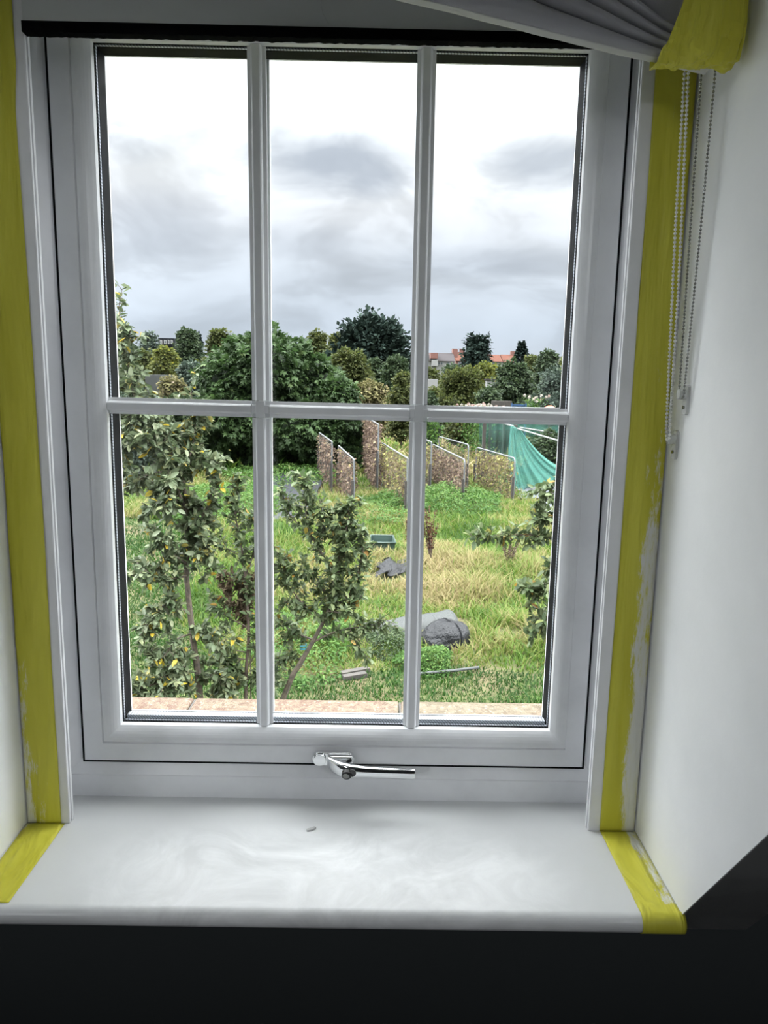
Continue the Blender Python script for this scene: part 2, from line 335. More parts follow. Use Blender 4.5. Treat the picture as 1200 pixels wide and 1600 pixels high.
QUADL = ([(0,0,0),(.5,.38,.0),(1,0,-.1),(.5,-.38,0)], [(0,1,2,3)])
FIGL = ([(0,0,0),(.25,.5,-.05),(.42,.16,.05),(.75,.42,-.08),(.72,.12,.04),(1.05,0,-.12),(.72,-.12,.04),(.75,-.42,-.08),(.42,-.16,.05),(.25,-.5,-.05)],
        [(0,1,2),(2,3,4),(4,5,6),(6,7,8),(8,9,0),(0,2,8),(2,4,8),(4,6,8)])
BLADE = ([(0,-.5,0),(0,.5,0),(.55,.36,.10),(.55,-.36,.10),(1,0,.42)], [(0,1,2),(0,2,3),(3,2,4)])
def unit(v): return v/np.maximum(np.linalg.norm(v, axis=1, keepdims=True), 1e-9)
def leaves(name, P, D, size, tint, m, tmpl=OVATE, parent=None, up=None, wide=1.0, wob=.5):
    """D = wanted length direction; blade faces roughly upwards/outwards"""
    n = len(P); A = unit(D + rng.normal(0, wob, (n, 3)))
    U = np.tile([0, 0, 1.], (n, 1)) if up is None else up
    U = U + rng.normal(0, .45, (n, 3)); B = unit(np.cross(A, U)); Cc = np.cross(B, A); s = np.asarray(size).reshape(-1, 1)*np.ones((n, 1))
    return leafmesh(name, P, A*s, B*s*wide, Cc*s, tint, m, tmpl, parent)

# ================================================================= THE ROOM
SZ = -0.110; XL = -0.4287; XR = 0.4301; SL = .153/.201    # sill level, cheeks, room slope
ys = lambda z: -.246 - (z + .102)*SL                       # y of the sloping ceiling at height z
def cheek(x0, x1):
    mb = MB(); zt = 1.02
    pr_ = [(.10, -.16), (ys(-.16)+.0, -.16), (ys(zt), zt), (.10, zt)]
    mb.add([(x0, y, z) for y, z in pr_]+[(x1, y, z) for y, z in pr_], [(0,1,2,3),(7,6,5,4),(0,4,5,1),(1,5,6,2),(2,6,7,3),(3,7,4,0)]); return mb
struct('wall_right', cheek(XR, XR+.10), M['wall']); struct('wall_left', cheek(XL-.10, XL), M['wall'])
struct('ceiling', MB().box(XL-.1, XR+.1, ys(.985), .10, .985, 1.05), M['wall'])
RX0, RX1, RY, FZ, CZ = -1.9, 1.9, -3.6, -1.0, 1.42
def slope(x0, x1, z0, z1):
    mb = MB(); t_ = .10
    q = [(ys(z0), z0), (ys(z1), z1), (ys(z1)+t_, z1+t_*.6), (ys(z0)+t_, z0+t_*.6)]
    mb.add([(x0, y, z) for y, z in q]+[(x1, y, z) for y, z in q], [(0,1,2,3),(7,6,5,4),(0,4,5,1),(1,5,6,2),(2,6,7,3),(3,7,4,0)]); return mb
e_ = .0006
struct('wall_slope_right', slope(XR+.0015, RX1, -1.0, CZ), M['shade_wall'])
struct('wall_slope_left', slope(RX0, XL-.0015, -1.0, CZ), M['shade_wall'])
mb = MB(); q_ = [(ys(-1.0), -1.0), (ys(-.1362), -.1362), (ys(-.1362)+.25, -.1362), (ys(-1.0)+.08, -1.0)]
mb.add([(XL-.0015, y, z) for y, z in q_]+[(XR+.0015, y, z) for y, z in q_], [(0,1,2,3),(7,6,5,4),(0,4,5,1),(1,5,6,2),(2,6,7,3),(3,7,4,0)]); struct('wall_slope_below', mb, M['shade_wall'])
struct('wall_slope_above', slope(XL-.0015, XR+.0015, 1.00, CZ), M['room_wall'])
struct('wall_side_right', MB().box(RX1, RX1+.1, RY, .4, FZ, CZ), M['brown_wall'])
struct('wall_side_left', MB().box(RX0-.1, RX0, RY, .4, FZ, CZ), M['room_wall'])
struct('wall_back', MB().box(RX0-.1, RX1+.1, RY-.1, RY, FZ, CZ), M['room_wall'])
struct('ceiling_room', MB().box(RX0-.1, RX1+.1, RY-.1, ys(CZ)+.15, CZ, CZ+.1), M['room_wall'])
struct('floor', MB().box(RX0-.1, RX1+.1, RY-.1, .5, FZ-.1, FZ), M['post'])
# sill board with rounded nose
mb = MB(); prof = [(.0, SZ), (-.236, SZ)]
for k in range(1, 9):
    a = PI/2 + PI*k/8*.99; prof.append((-.236+.0125*math.cos(a), SZ-.0125+.0125*math.sin(a)))
prof += [(.0, SZ-.025)]
n_ = len(prof); x0s, x1s = XL-.0, .4328
mb.add([(x0s, y, z) for y, z in prof]+[(x1s, y, z) for y, z in prof], [(i, i+1, n_+i+1, n_+i) for i in range(n_-1)]+[tuple(range(n_)), tuple(range(2*n_-1, n_-1, -1))])
sill = struct('window_sill', mb, M['sill'], bevel=.0008); sill['label'] = 'white painted window sill with rounded front edge'

# ================================================================= THE WINDOW
win = empty('window_1', (0, 0, SZ), 'white framed casement window with six panes and chrome handle', kind='structure')
SX0, SX1, SB, ST = -.3725, .3700, -.0530, .9900         # sash outer edge
BX0, BX1, BB, BT = -.3200, .3200, 0.0, .9341            # opening inside the glazing bead
dz = SB - .0
# outer frame: flat, bevel, rebate behind the sash
fo = .062
mb = MB().ring(SX0-fo, SX1+fo, SZ, ST+fo, [(0, .075), (0, .000), (.0335, .0), (.037, -.0025), (.0535, .0055), (.0585, .0085), (.0592, .060), (.068, .062), (.068, .075), (0, .075)])
mb.build('outer_frame', M['upvc'], win)
mb = MB().ring(SX0-.0035, SX1+.0035, SB-.0035, ST+.0035, [(.0006, .0022), (.0034, .0022)]); mb.build('sash_gap_shade', M['black'], win)  # black ring painted in for the shadow gap between sash and frame
# sash rail
W_ = .0525
mb = MB().ring(SX0, SX1, SB, ST, [(0, .055), (.0, .002), (.0015, 0), (.0275, 0), (.0290, .0028), (.0300, .0028), (.0300, .060), (.049, .060), (.049, .068), (.0, .068)])
mb.build('sash', M['upvc'], win)
# curved glazing bead
bp_ = [(.0300, .012), (.0303, .0008)]
for k in range(7):
    a = k/6; bp_.append((.0310+a*.0215, .0006+.010*a**2.2))
bp_ += [(.0527, .0120), (.0530, .0200), (.030, .0205)]
bx = [(BX0-.053+d if 0 else d, y) for d, y in bp_]
mb = MB().ring(BX0-.053, BX1+.053, BB-.053, BT+.053, bp_); o = mb.build('glazing_bead', M['upvc'], win)
mb = MB().ring(BX0-.004, BX1+.004, BB-.004, BT+.004, [(0, .0205), (.0042, .0205), (.0045, .0225), (0, .0225)]); mb.build('glazing_gasket', M['black'], win)
# double glazed unit: two panes, perforated spacer, black edge seal
MB().box(BX0-.008, BX1+.008, .0230, .0262, BB-.008, BT+.008).build('glass_pane', M['glass'], win)
MB().box(BX0-.008, BX1+.008, .0540, .0572, BB-.008, BT+.008).build('glass_pane', M['glass'], win)
m = mat('spacer_perforated', (.62, .66, .74), .4, metal=.3); t = m.node_tree; co = N('ShaderNodeTexCoord', t)
sx = N('ShaderNodeSeparateXYZ', t); t.links.new(co.outputs['Object'], sx.inputs[0])
s_ = math_(t, 'SINE', math_(t, 'MULTIPLY', math_(t, 'ADD', sx.outputs['X'], sx.outputs['Z']), 2*PI/.0042))
t.links.new(mixc(t, ramp(t, s_, [(.35, 0), (.45, 1)]), (.62, .66, .74), (.25, .27, .30)), t.nodes['Principled BSDF'].inputs['Base Color'])
mb = MB().ring(BX0-.004, BX1+.004, BB-.004, BT+.004, [(0, .0264), (.0045, .0264), (.0045, .0305), (0, .0305)]); mb.build('glazing_spacer', m, win)
mb = MB().ring(BX0-.004, BX1+.004, BB-.004, BT+.004, [(0, .0306), (.0050, .0306), (.0062, .0538), (0, .0538)]); mb.build('edge_seal', M['black'], win)
mb = MB().ring(BX0-.004, BX1+.004, BB-.004, BT+.004, [(0, .0573), (.0052, .0575), (.0054, .0600), (0, .0606)]); mb.build('outer_rebate', M['upvc'], win)
MB().box(BX0+.003, BX1-.003, .0306, .0440, -.003, .0062).build('glazing_spacer', m, win)
# stuck-on glazing bars with a raised middle, in pieces around the crosses
BW = .0122
bprof = [(-1, 0), (-1, -.0035), (-.62, -.0050), (-.50, -.0105), (-.36, -.0122), (.36, -.0122), (.50, -.0105), (.62, -.0050), (1, -.0035), (1, 0)]
def bar_piece(name, a, b_, vertical, c0, c1):   # along from a to b_, centre coordinate c0 -> c1
    k = len(bprof); vs = []
    for s, c in ((a, c0), (b_, c1)):
        for u, y in bprof:
            vs.append((c+u*BW, .0230+y, s) if vertical else (s, .0230+y, c-u*BW*.93))
    fs = [(i, i+1, k+i+1, k+i) for i in range(k-1)]+[tuple(range(k)), tuple(range(2*k-1, k-1, -1))]
    MB().add(vs, fs).build(name, M['upvc'], win)
VX = [(-.1100, -.1066), (.1107, .1128)]       # x at top, x at bottom
hz = lambda x: .4686 - .0073*x                # the middle bar sits very slightly off level
vx = lambda i, z: VX[i][1] + (VX[i][0]-VX[i][1])*z/.934
cut = []
for i in range(2):
    xm = vx(i, .468); zm = hz(xm); g = BW+.0006; cut.append((xm-g, xm+g))
    bar_piece('glazing_bar', .0012, zm-g*.95, True, vx(i, 0), vx(i, zm-g)); bar_piece('glazing_bar', zm+g*.95, .9335, True, vx(i, zm+g), vx(i, .934))
    mb = MB(); gg = BW
    mb.box(xm-gg, xm+gg, .0195, .0230, zm-gg*.93, zm+gg*.93); mb.box(xm-gg*.5, xm+gg*.5, .0107, .0234, zm-gg*.93, zm+gg*.93); mb.box(xm-gg, xm+gg, .0110, .0232, zm-gg*.5, zm+gg*.5)
    mb.build('bar_joint', M['upvc'], win, bevel=.0006)
xs = [-.3195, cut[0][0], cut[0][1], cut[1][0], cut[1][1], .3195]
for i in range(3): bar_piece('glazing_bar', xs[2*i], xs[2*i+1], False, hz(xs[2*i]), hz(xs[2*i+1]))
for i in range(2):                             # the matching bars on the outside of the unit
    MB().box(vx(i, .45)-.0095, vx(i, .45)+.0095, .0573, .066, 0, .934).build('outer_glazing_bar', M['upvc'], win)
MB().box(-.319, .319, .0574, .0655, .4686-.009, .4686+.009).build('outer_glazing_bar', M['upvc'], win)
# handle: backplate, cover, neck, tapered lever, key lock
hd = MB()
def rbox(mb, x0, x1, y0, y1, z0, z1, r, n=5):
    pts = []
    for cx, cz, a0 in ((x1-r, z1-r, 0), (x0+r, z1-r, PI/2), (x0+r, z0+r, PI), (x1-r, z0+r, 3*PI/2)):
        for k in range(n+1): a = a0+PI/2*k/n; pts.append((cx+r*math.cos(a), cz+r*math.sin(a)))
    k = len(pts); vs = [(x, y0, z) for x, z in pts]+[(x, y1, z) for x, z in pts]
    return mb.add(vs, [tuple(range(k)), tuple(range(2*k-1, k-1, -1))]+[(i, (i+1)%k, k+(i+1)%k, k+i) for i in range(k)])
hcol = rbox(MB(), -.0330, .0290, -.0075, .0004, -.0520, -.0310, .0095).build('window_handle', M['chrome'], win, bevel=.0012)
hcol['label'] = 'chrome backplate of the window handle'
rbox(MB(), -.0315, -.0125, -.0115, -.0070, -.0505, -.0325, .0085).build('screw_cover', M['chrome'], hcol, bevel=.001)
rbox(MB(), -.0110, .0280, -.0180, -.0070, -.0500, -.0320, .004).build('spindle_housing', M['chrome'], hcol, bevel=.003)
lv = MB(); secs = []
path = [(-.010, -.018, -.0385, .0085, .0060), (-.002, -.026, -.0400, .0100, .0075), (.010, -.034, -.0415, .0105, .0080), (.024, -.038, -.0420, .0095, .0070), (.042, -.040, -.0420, .0080, .0058), (.065, -.041, -.0425, .0072, .0050), (.090, -.0410, -.0432, .0072, .0048), (.1120, -.0405, -.0440, .0076, .0048), (.1175, -.0403, -.0442, .0074, .0046)]
ns = 12
for x, y, z, hh, tt in path:
    for k in range(ns):
        a = 2*PI*k/ns; c_, s2 = math.cos(a), math.sin(a)
        secs.append((x, y + tt*math.copysign(abs(c_)**.6, c_), z + hh*math.copysign(abs(s2)**.6, s2)))
lv.add(secs, [(i*ns+k, i*ns+(k+1)%ns, (i+1)*ns+(k+1)%ns, (i+1)*ns+k) for i in range(len(path)-1) for k in range(ns)]+[tuple(range(ns)), tuple((len(path)-1)*ns+k for k in range(ns))])
o = lv.build('lever', M['chrome'], hcol, bevel=.0008)
mb = MB().tube([(.0195, -.030, -.0400), (.0195, -.0485, -.0445)], .0072, 20); mb.tube([(.026, -.030, -.0400), (.027, -.0465, -.0420)], .0060, 14); lk = mb.build('lock_barrel', M['lock'], hcol, bevel=.0006)
MB().tube([(.0185, -.0480, -.0443), (.0184, -.0495, -.0447)], .0048, 18).build('key_cylinder', M['steel'], hcol, bevel=.0003)

# ---- white trim boards round the reveal
def board(x0, x1, name, lab):
    # groove down the inner edge gives two bright lines
    xi = x1 if abs(x1) < abs(x0) else x0; xo = x0 if xi == x1 else x1; s = 1 if xi > xo else -1
    pr_ = [(xo, -.0720), (xi-s*.0010, -.0720), (xi, -.0712), (xi, -.0675), (xi-s*.0022, -.0670), (xi-s*.0022, -.0655), (xi+s*.0008, -.0650), (xi+s*.0008, -.0600), (xo, -.0600)]
    k = len(pr_); mb = MB(); z0, z1 = SZ+.0004, .984
    mb.add([(x, y, z0) for x, y in pr_]+[(x, y, z1) for x, y in pr_], [(i, (i+1)%k, k+(i+1)%k, k+i) for i in range(k)]+[tuple(range(k)), tuple(range(2*k-1, k-1, -1))])
    o = struct(name, mb, M['board']); o['label'] = lab; return o
XBL, XBR = -.3680, .3625
board(XL+.0022, XBL, 'trim_1', 'white trim board left of the window'); board(XBR, XR-.0022, 'trim_2', 'white trim board right of the window')
o = struct('trim_3', MB().box(XBL+.0014, XBR-.0014, -.0770, -.060, .9165, .984), M['head']); o['label'] = 'grey white head board above the window'
mb = MB(); nx = 300
top = [(XBL+.0005+(XBR-XBL-.001)*i/nx, .9172) for i in range(nx+1)]
bot = [(x, .9052+.0010*noise.noise(Vector((x*160, 0, 0)))+.0009*noise.noise(Vector((x*60, 3, 0)))) for x, z in top]
vs = [(x, -.0790, z) for x, z in top]+[(x, -.0790, z) for x, z in bot]+[(x, -.0650, z) for x, z in bot]+[(x, -.0650, z) for x, z in top]; k = nx+1
mb.add(vs, [(r*k+i, r*k+i+1, ((r+1)%4)*k+i+1, ((r+1)%4)*k+i) for r in range(4) for i in range(nx)])
tag(mb.build('head_strip', M['ragged']), 'black foam strip running across the window head', 'draught strip')  # plain black strip with an uneven lower edge
pl = [Vector((-.0185, -.0785, .950)), Vector((-.0190, -.0785, .9405)), Vector((-.0165, -.0785, .9315)), Vector((-.0110, -.0788, .9222)), Vector((-.0100, -.0788, .9212))]
tag(MB().tube(pl, [.0003, .0003, .0003, .0005, .0007], 6).build('loose_thread', M['hem']), 'short pale thread stuck on the head board above the window', 'thread')

# ---- masking tape
def strip(name, fn, nu, nv, m, tintfn=None, label='', smooth=True, thick=.0004):
    mb = MB().grid(fn, nu, nv); me_o = mb.build(name, m, smooth=smooth, solid=thick)
    me = me_o.data; a = me.attributes.new('tint', 'FLOAT', 'POINT')
    a.data.foreach_set('value', [tintfn(i/nu, j/nv) if tintfn else 0.0 for i in range(nu+1) for j in range(nv+1)])
    tag(me_o, label, 'masking tape', 'yellow masking tape round the window'); return me_o
def wav(z, s): return noise.noise(Vector((z*5, s, 0)))
def tl(u, v):   # left board: v 0 outer .. 1 inner
    z = SZ+.001+u*(.982-SZ); xi = -.3795-.0010*wav(z, 1) - .004*max(0, min(1, (z-.55)/.3))*(1 if z < .82 else max(0, 1-(z-.82)/.05)*1.0); xo = -.4262
    x = xo+(xi-xo)*v; bulge = .0012*noise.noise(Vector((x*40, z*6, 7))) + .0050*max(0, noise.noise(Vector((x*30+z*9, z*3.2, 3))))*(1 if z > .15 else .15) + .0020*max(0, noise.noise(Vector((x*90-z*14, z*4, 8))))*(1 if z > .15 else .15)
    return (x, -.0727-abs(bulge), z)
strip('masking_tape', tl, 220, 14, M['tape_smear'], lambda u, v: (.62*max(0, 1-u/.27)*(1-v)**.6 - .35*v - .02) if u < .3 else (-1.0 + (.34 if .50 < u < .535 and v < .5 else 0)), 'wrinkled yellow masking tape running up the left trim board')
def trr(u, v):
    z = SZ+.001+u*(.982-SZ); xi = .3785-.001*wav(z, 5); xo = .4274; x = xi+(xo-xi)*v
    return (x, -.0726-.0007*abs(noise.noise(Vector((x*40, z*7, 11)))), z)
strip('masking_tape', trr, 220, 14, M['tape_smear'], lambda u, v: (.60*max(0, min(1, (v-.38)*3))*(1 if u < .38 else max(0, 1-(u-.38)/.14)) - .8*(1-v)*(v < .5) - .08), 'yellow masking tape running up the right trim board, streaked with white filler')
def sl(u, v):   # left sill tape, widens toward the front
    y = -.0733-u*(.1630); xi = -.3745-.0005*wav(y*4, 2); xo = -.4275+.006*u; return (xo+(xi-xo)*v, y, SZ+.0006+.0004*abs(wav(y*5+v, 9)))
strip('masking_tape', sl, 60, 8, M['tape_smear'], lambda u, v: .42*max(0, 1-v*3.2)*(1-u*.5)-.25, 'yellow masking tape lying along the left edge of the white sill')
def sr(u, v):   # right sill tape, over the nose
    L_ = .1630; tot = L_+.042; s = u*tot
    if s <= L_: y, z = -.0733-s, SZ+.0006
    else:
        a = PI/2+min(1, (s-L_)/.0385)*PI*.97; y, z = -.236+.0133*math.cos(a), SZ-.0125+.0133*math.sin(a)
    ws = min(1, s/L_); xi = .3795+.0012*ws+.0006*wav(s*6, 4); xo = .4290+(.0040 if s > L_ else 0)
    return (xi+(xo-xi)*v, y, z)
strip('masking_tape', sr, 90, 12, M['tape_smear'], lambda u, v: ((.55*min(1, max(0, (v-.40))*2.6) - .12 - .2*(1-v)) - max(0, u-.5)*.6 if u < .74 else -1.5), 'yellow masking tape along the right edge of the sill, folded over its front')
pf = [(-.0345, -.0800), (-.0240, -.0740), (-.0218, -.0765), (-.0270, -.0812), (-.0335, -.0835)]
mb = MB(); mb.add([(x, y, SZ+.0005) for x, y in pf]+[(x, y, SZ+.0022) for x, y in pf], [(0,1,2,3,4),(9,8,7,6,5)]+[(i,(i+1)%5,5+(i+1)%5,5+i) for i in range(5)])
tag(mb.build('plaster_flake', M['flake']), 'small grey flake of filler lying on the white sill', 'flake')

# ---- roman blind, its right end taped up and lower than its left
bl = empty('roman_blind', (.0, -.20, .93), 'grey pleated roman blind hanging across the top of the window', 'blind')
A0 = Vector((-.42, -.2, 1.00)); 
def blind_pt(x):                      # lower edge height
    return .8945 - .205*(x-.12) + (.02*(x-.30) if x > .30 else 0)
def folds(u, v):
    x = -.30+u*(.398+.30); zb = blind_pt(x); st = max(.0065, .0185+(.25-x)*.125); nf = 5
    ph = v*nf; k = min(int(ph), nf-1); fp = ph-k
    z = zb+.002+k*st+st*(fp**1.3)*1.25; y = -.178-.004*k-.022*math.sin(min(1, fp*1.08)*PI)**.6*(1-.4*u)
    if k == nf-1: z = zb+.002+k*st+(.10+.2*(1-u))*fp
    z += .0015*noise.noise(Vector((x*12, k*3, 0)))*min(1, v*6)
    return (x, y, min(z, .984))
MB().grid(folds, 60, 96).build('fabric_folds', M['fabric'], bl, smooth=True, solid=.001)
def hem(u, v):
    x = -.30+u*(.398+.30); zb = blind_pt(x); return (x, -.172-.012*v, zb+.0015+.001*v+ .0012*noise.noise(Vector((x*20, 1, 0))))
MB().grid(hem, 60, 6).build('hem', M['hem'], bl, smooth=True, solid=.0018)
tag(MB().box(-.40, .40, -.16, -.150, .955, .984).build('headrail', M['white'], bl))
# crumpled tape bag round the blind's end
def wrap(u, v):
    x = .350+.069*u; an = 2*PI*v; zb = blind_pt(x); hh = .052+.008*math.sin(u*3); zc = zb+hh-.006+.002*u
    lean = .012*(zc-zb)
    ry = .034*(1-.25*u); rz = hh*(1-.10*u*u)
    if u > .93: ry *= .8; rz *= .93
    x2 = x + .012*math.sin(an)*(1-u)*1.2*(1) - (.010 if math.sin(an) > .3 else 0)*u
    cr = .0075*noise.noise(Vector((x*70, math.cos(an)*2.2, math.sin(an)*2.2)))+.0045*noise.noise(Vector((x*190, math.cos(an)*6, math.sin(an)*6)))
    r_ = 1+cr*14
    cc, ss = math.cos(an), math.sin(an)
    return (x2, -.195+ry*r_*math.copysign(abs(cc)**.75, cc), min(.984, zc+rz*r_*math.copysign(abs(ss)**.75, ss)))
mb = MB().grid(wrap, 26, 48); k = len(mb.v)
mb.add([wrap(1, j/48) for j in range(48)]+[(.4215, -.195, blind_pt(.42)+.03)], [(j, (j+1)%48, 48) for j in range(48)])
o = mb.build('masking_tape', M['tape'], smooth=False, solid=.0006); o.data.attributes.new('tint', 'FLOAT', 'POINT')
tag(o, 'crumpled yellow masking tape wrapped round the end of the blind', 'masking tape', 'yellow masking tape round the window')

# ---- bead chains
def chain(name, path, r, step, m, cordr, label, cr2=None):
    root = empty(name, path[0], label, 'blind chain', 'bead chains beside the window')
    mb = MB(); cord = MB(); P = [Vector(p) for p in path]; d = 0; segs = []
    for a, b_ in zip(P, P[1:]): segs.append((a, b_, (b_-a).length))
    tot = sum(s[2] for s in segs); pos = 0; i = 0
    while pos < tot:
        q = pos; j = 0
        while j < len(segs)-1 and q > segs[j][2]: q -= segs[j][2]; j += 1
        a, b_, l = segs[j]; mb.ico(a.lerp(b_, q/l), r, 1); pos += step; i += 1
    tag(mb.build('beads', m, root, smooth=True)); cord.tube(P, cordr, 5); cord.build('cord', cr2 or m, root); return root
def arc(c, ra, rb, n=8): return [(c[0]+0*k, c[1]+ra*math.cos(PI*k/n), c[2]-rb*math.sin(PI*k/n)) for k in range(n+1)]
mt = [(.4060, -.140, .885), (.4120, -.132, .70), (.4215, -.1160, .508)]
lp = [(.4220, -.1160-.0075*(1-math.cos(PI*k/6)), .506-.0085*math.sin(PI*k/6)) for k in range(7)]
mt2 = [(.4215, -.131, .508), (.4190, -.145, .70), (.4160, -.155, .885)]
chain('bead_chain', mt+lp+mt2, .00175, .0042, M['steel'], .0005, 'looped steel bead chain hanging nearest the bright right wall')
wt = [(.3910, -.130, .885), (.3990, -.120, .70), (.4170, -.0960, .460)]
lp = [(.4180, -.0960-.0055*(1-math.cos(PI*k/6)), .452-.007*math.sin(PI*k/6)) for k in range(7)]
wt2 = [(.4170, -.107, .460), (.4085, -.121, .62), (.3925, -.136, .885)]
chain('bead_chain', wt+lp+wt2, .0021, .0047, M['bead'], .0006, 'pale plastic bead chain hanging over the yellow tape on the right')
def clip(y, z, lab):
    c = empty('chain_clip', (XR, y, z), lab, 'chain clip', 'clear clips holding the bead chains')
    rbox(MB(), y-.008, y+.008, XR-.004, XR-.0003, z-.030, z+.012, .004)
    mb = MB(); rr = rbox(MB(), y-.0065, y+.0065, 0, 1, z-.028, z+.008, .004)
    mb.add([(XR-.0004-.0035*v[1], v[0], v[2]) for v in rr.v], rr.f); mb.build('back_plate', M['clip'], c, bevel=.0006)
    mb = MB().tube([(XR-.003, y, z-.003), (XR-.0125, y, z-.003)], .0062, 18); mb.build('wheel', M['clip'], c, bevel=.0008)
    MB().tube([(XR-.0035, y, z-.019), (XR-.0055, y, z-.019)], .0022, 12).build('screw', M['steel'], c)
clip(-.1235, .506, 'clear plastic clip on the wall holding the steel bead chain'); clip(-.1015, .450, 'clear plastic clip, the lower one, holding the pale bead chain')

# ================================================================= HOUSE OUTSIDE
struct('trim_4', MB().box(SX0-.08, SX1+.08, .062, .16, SZ-.10, -.012-.045), M['upvc'])
seams = [-1.47, -.935, -.402, .122, .655, 1.19, 1.72]
labs = ['at the far left, mostly hidden behind the window frame', 'left of the first joint seen through the window', 'in the middle, between the two joints seen through the window', 'right of the joint beside the right hand glazing bar', 'at the far right, hidden behind the window frame', 'beyond the window frame on the right']
for i in range(6):
    a, b_ = seams[i]+.003, seams[i+1]-.003; sk = .010
    mb = MB(); z0, z1 = -.36, -.300
    mb.add([(a-.008, .54, z0),(b_-.008, .54, z0),(b_, .784, z0),(a, .784, z0),(a-.008, .54, z1),(b_-.008, .54, z1),(b_, .784, z1),(a, .784, z1)], [(0,3,2,1),(4,5,6,7),(0,1,5,4),(1,2,6,5),(2,3,7,6),(3,0,4,7)])
    tag(mb.build('coping_stone', M['coping'], bevel=.004), 'sandy pink parapet coping stone '+labs[i], 'coping stone', 'parapet coping stones')
tag(struct('wall_parapet', MB().box(-1.5, 1.8, .58, .74, GZ-.1, -.3605), M['brick']))
MB_ = MB(); 
for s in seams[1:-1]: MB_.box(s-.0025, s+.0025, .56, .782, -.358, -.303)
struct('trim_5', MB_, M['mortar'])
#OUTSIDE#
# ================================================================= GARDEN AND ALLOTMENTS
def hgt(x, y): return GZ + .10*noise.noise(Vector((x*.35, y*.35, 0))) + .03*noise.noise(Vector((x*1.7, y*1.7, 5))) if y > 9.6 else GZ + .012*noise.noise(Vector((x*1.2, y*1.2, 0)))
def g_pt(u, v):
    y = 1.5+ (u**2.0)*260; x = (v-.5)*(16+y*1.5); return (x, y, hgt(x, y))
struct('ground', MB().grid(g_pt, 150, 90), M['soil'], smooth=True)
is_lawn = lambda x, y: (y < 9.35+.25*math.sin(x*1.3)) or (x < -.245*y-.25+.35*math.sin(y*.9) and y < 21)

def jit(n, s): return rng.normal(0, s, (n, 3))
def scatter(x0, x1, y0, y1, n, keep=None):
    x = rng.uniform(x0, x1, n); y = rng.uniform(y0, y1, n)
    if keep is not None: k = keep(x, y); x, y = x[k], y[k]
    return x, y
def npn(x, y, s, o=0):               # cheap smooth value noise in 0..1
    return .5+.25*(np.sin(x*s+o)+np.sin(y*s*1.13+o*2.1+1.7*np.sin(x*s*.7+o)))*.9
def blades(name, x, y, h, wd, tint, m, label, lean=.35):
    n = len(x); z = np.array([hgt(a, b) for a, b in zip(x, y)])-.02
    P = np.stack([x, y, z], 1); A = np.stack([rng.normal(0, lean, n), rng.normal(0, lean, n), np.ones(n)], 1); A = unit(A)*h.reshape(-1, 1)
    th = rng.uniform(0, 2*PI, n); B = np.stack([np.cos(th), np.sin(th), 0*th], 1)*wd.reshape(-1, 1); C3 = np.stack([-np.sin(th), np.cos(th), -.5+0*th], 1)*h.reshape(-1, 1)
    o = leafmesh(name, P, A, B, C3, tint, m, BLADE); tag(o, label, 'grass', kind='stuff'); return o
# mown lawn
def lawn_keep(x, y): return np.array([is_lawn(a, b) for a, b in zip(x, y)])
x, y = scatter(-9.5, 3.6, 7.6, 21, 200000, lambda x, y: lawn_keep(x, y) & (x > -.42*y-.8) & (x < .29*y+.3) & (rng.random(len(x)) < np.clip(1.3-y/20, .25, 1)))
n = len(x); blades('lawn_grass', x, y, rng.uniform(.05, .12, n)*(1+.6*npn(x, y, 3)), rng.uniform(.008, .014, n)*(1+y/14), np.clip(npn(x, y, 2.2)*.42+rng.normal(.08, .13, n), 0, 1), L['lawn'], 'short green mown grass along the near edge and left side')
# rough meadow grass of the plot, with straw patches
clumps = [(gr(600, 905), .55), (gr(585, 880), .5), (gr(690, 930), .9), (gr(720, 890), 1.0), (gr(680, 860), .8), (gr(840, 830), 1.1), (gr(855, 780), 1.3), (gr(760, 930), .7), (gr(845, 990), .8), (gr(830, 900), .9), (gr(650, 780), 1.2), (gr(570, 800), 1.0), (gr(365, 820), .8)]
def mead_keep(x, y):
    k = ~lawn_keep(x, y) & (x > -.42*y-.8) & (x < .30*y+.4) & (rng.random(len(x)) < np.clip(1.5-y/22, .2, 1))
    for (cx, cy, r) in ((1.17, 10.6, .42), (.35, 14.6, .5), (.2, 16.9, .5), (2.3, 11.0, .33), (.5, 11.0, .3)): k &= ((x-cx)**2+(y-cy)**2 > r*r)
    tt_ = np.clip(((x+.10)*1.46+(y-10.75)*.8)/(1.46**2+.8**2), 0, 1); k &= ((x-(-.10+1.46*tt_))**2+(y-(10.75+.8*tt_))**2) > .38**2
    k &= ~((x < -2.0) & (x > -4.6) & (y > 23) & (y < 33)) | (rng.random(len(x)) < .12)
    k &= ~((x > 5.6) & (x < 8.6) & (y > 23.5) & (y < 29)) | (rng.random(len(x)) < .1)
    return k
x, y = scatter(-9, 9.5, 9.2, 32, 260000, mead_keep); n = len(x)
st = npn(x, y, .9, 2)*.30+npn(x, y, 2.3, 5)*.34+npn(x, y, 5.1, 8)*.14+rng.normal(.0, .13, n)-.11
near = np.clip(1-(y-9)/20, 0, 1)
for c, r in clumps: st += .26*np.exp(-((x-c.x)**2+((y-c.y)/1.4)**2)/(r*r))
hh = (.16+.30*np.clip(npn(x, y, 1.1, 4), 0, 1))*rng.uniform(.5, 1.15, n)
for c, r in clumps: hh += .26*np.exp(-((x-c.x)**2+(y-c.y)**2)/(r*r))*rng.uniform(.4, 1.2, n)
hh *= np.clip((y-8.7)/1.5, .35, 1)
blades('meadow_grass', x, y, hh, rng.uniform(.010, .018, n)*(1+y/16), np.clip(st+.12, 0, 1), L['grass'], 'long uncut grass and straw covering the overgrown plot', .42)
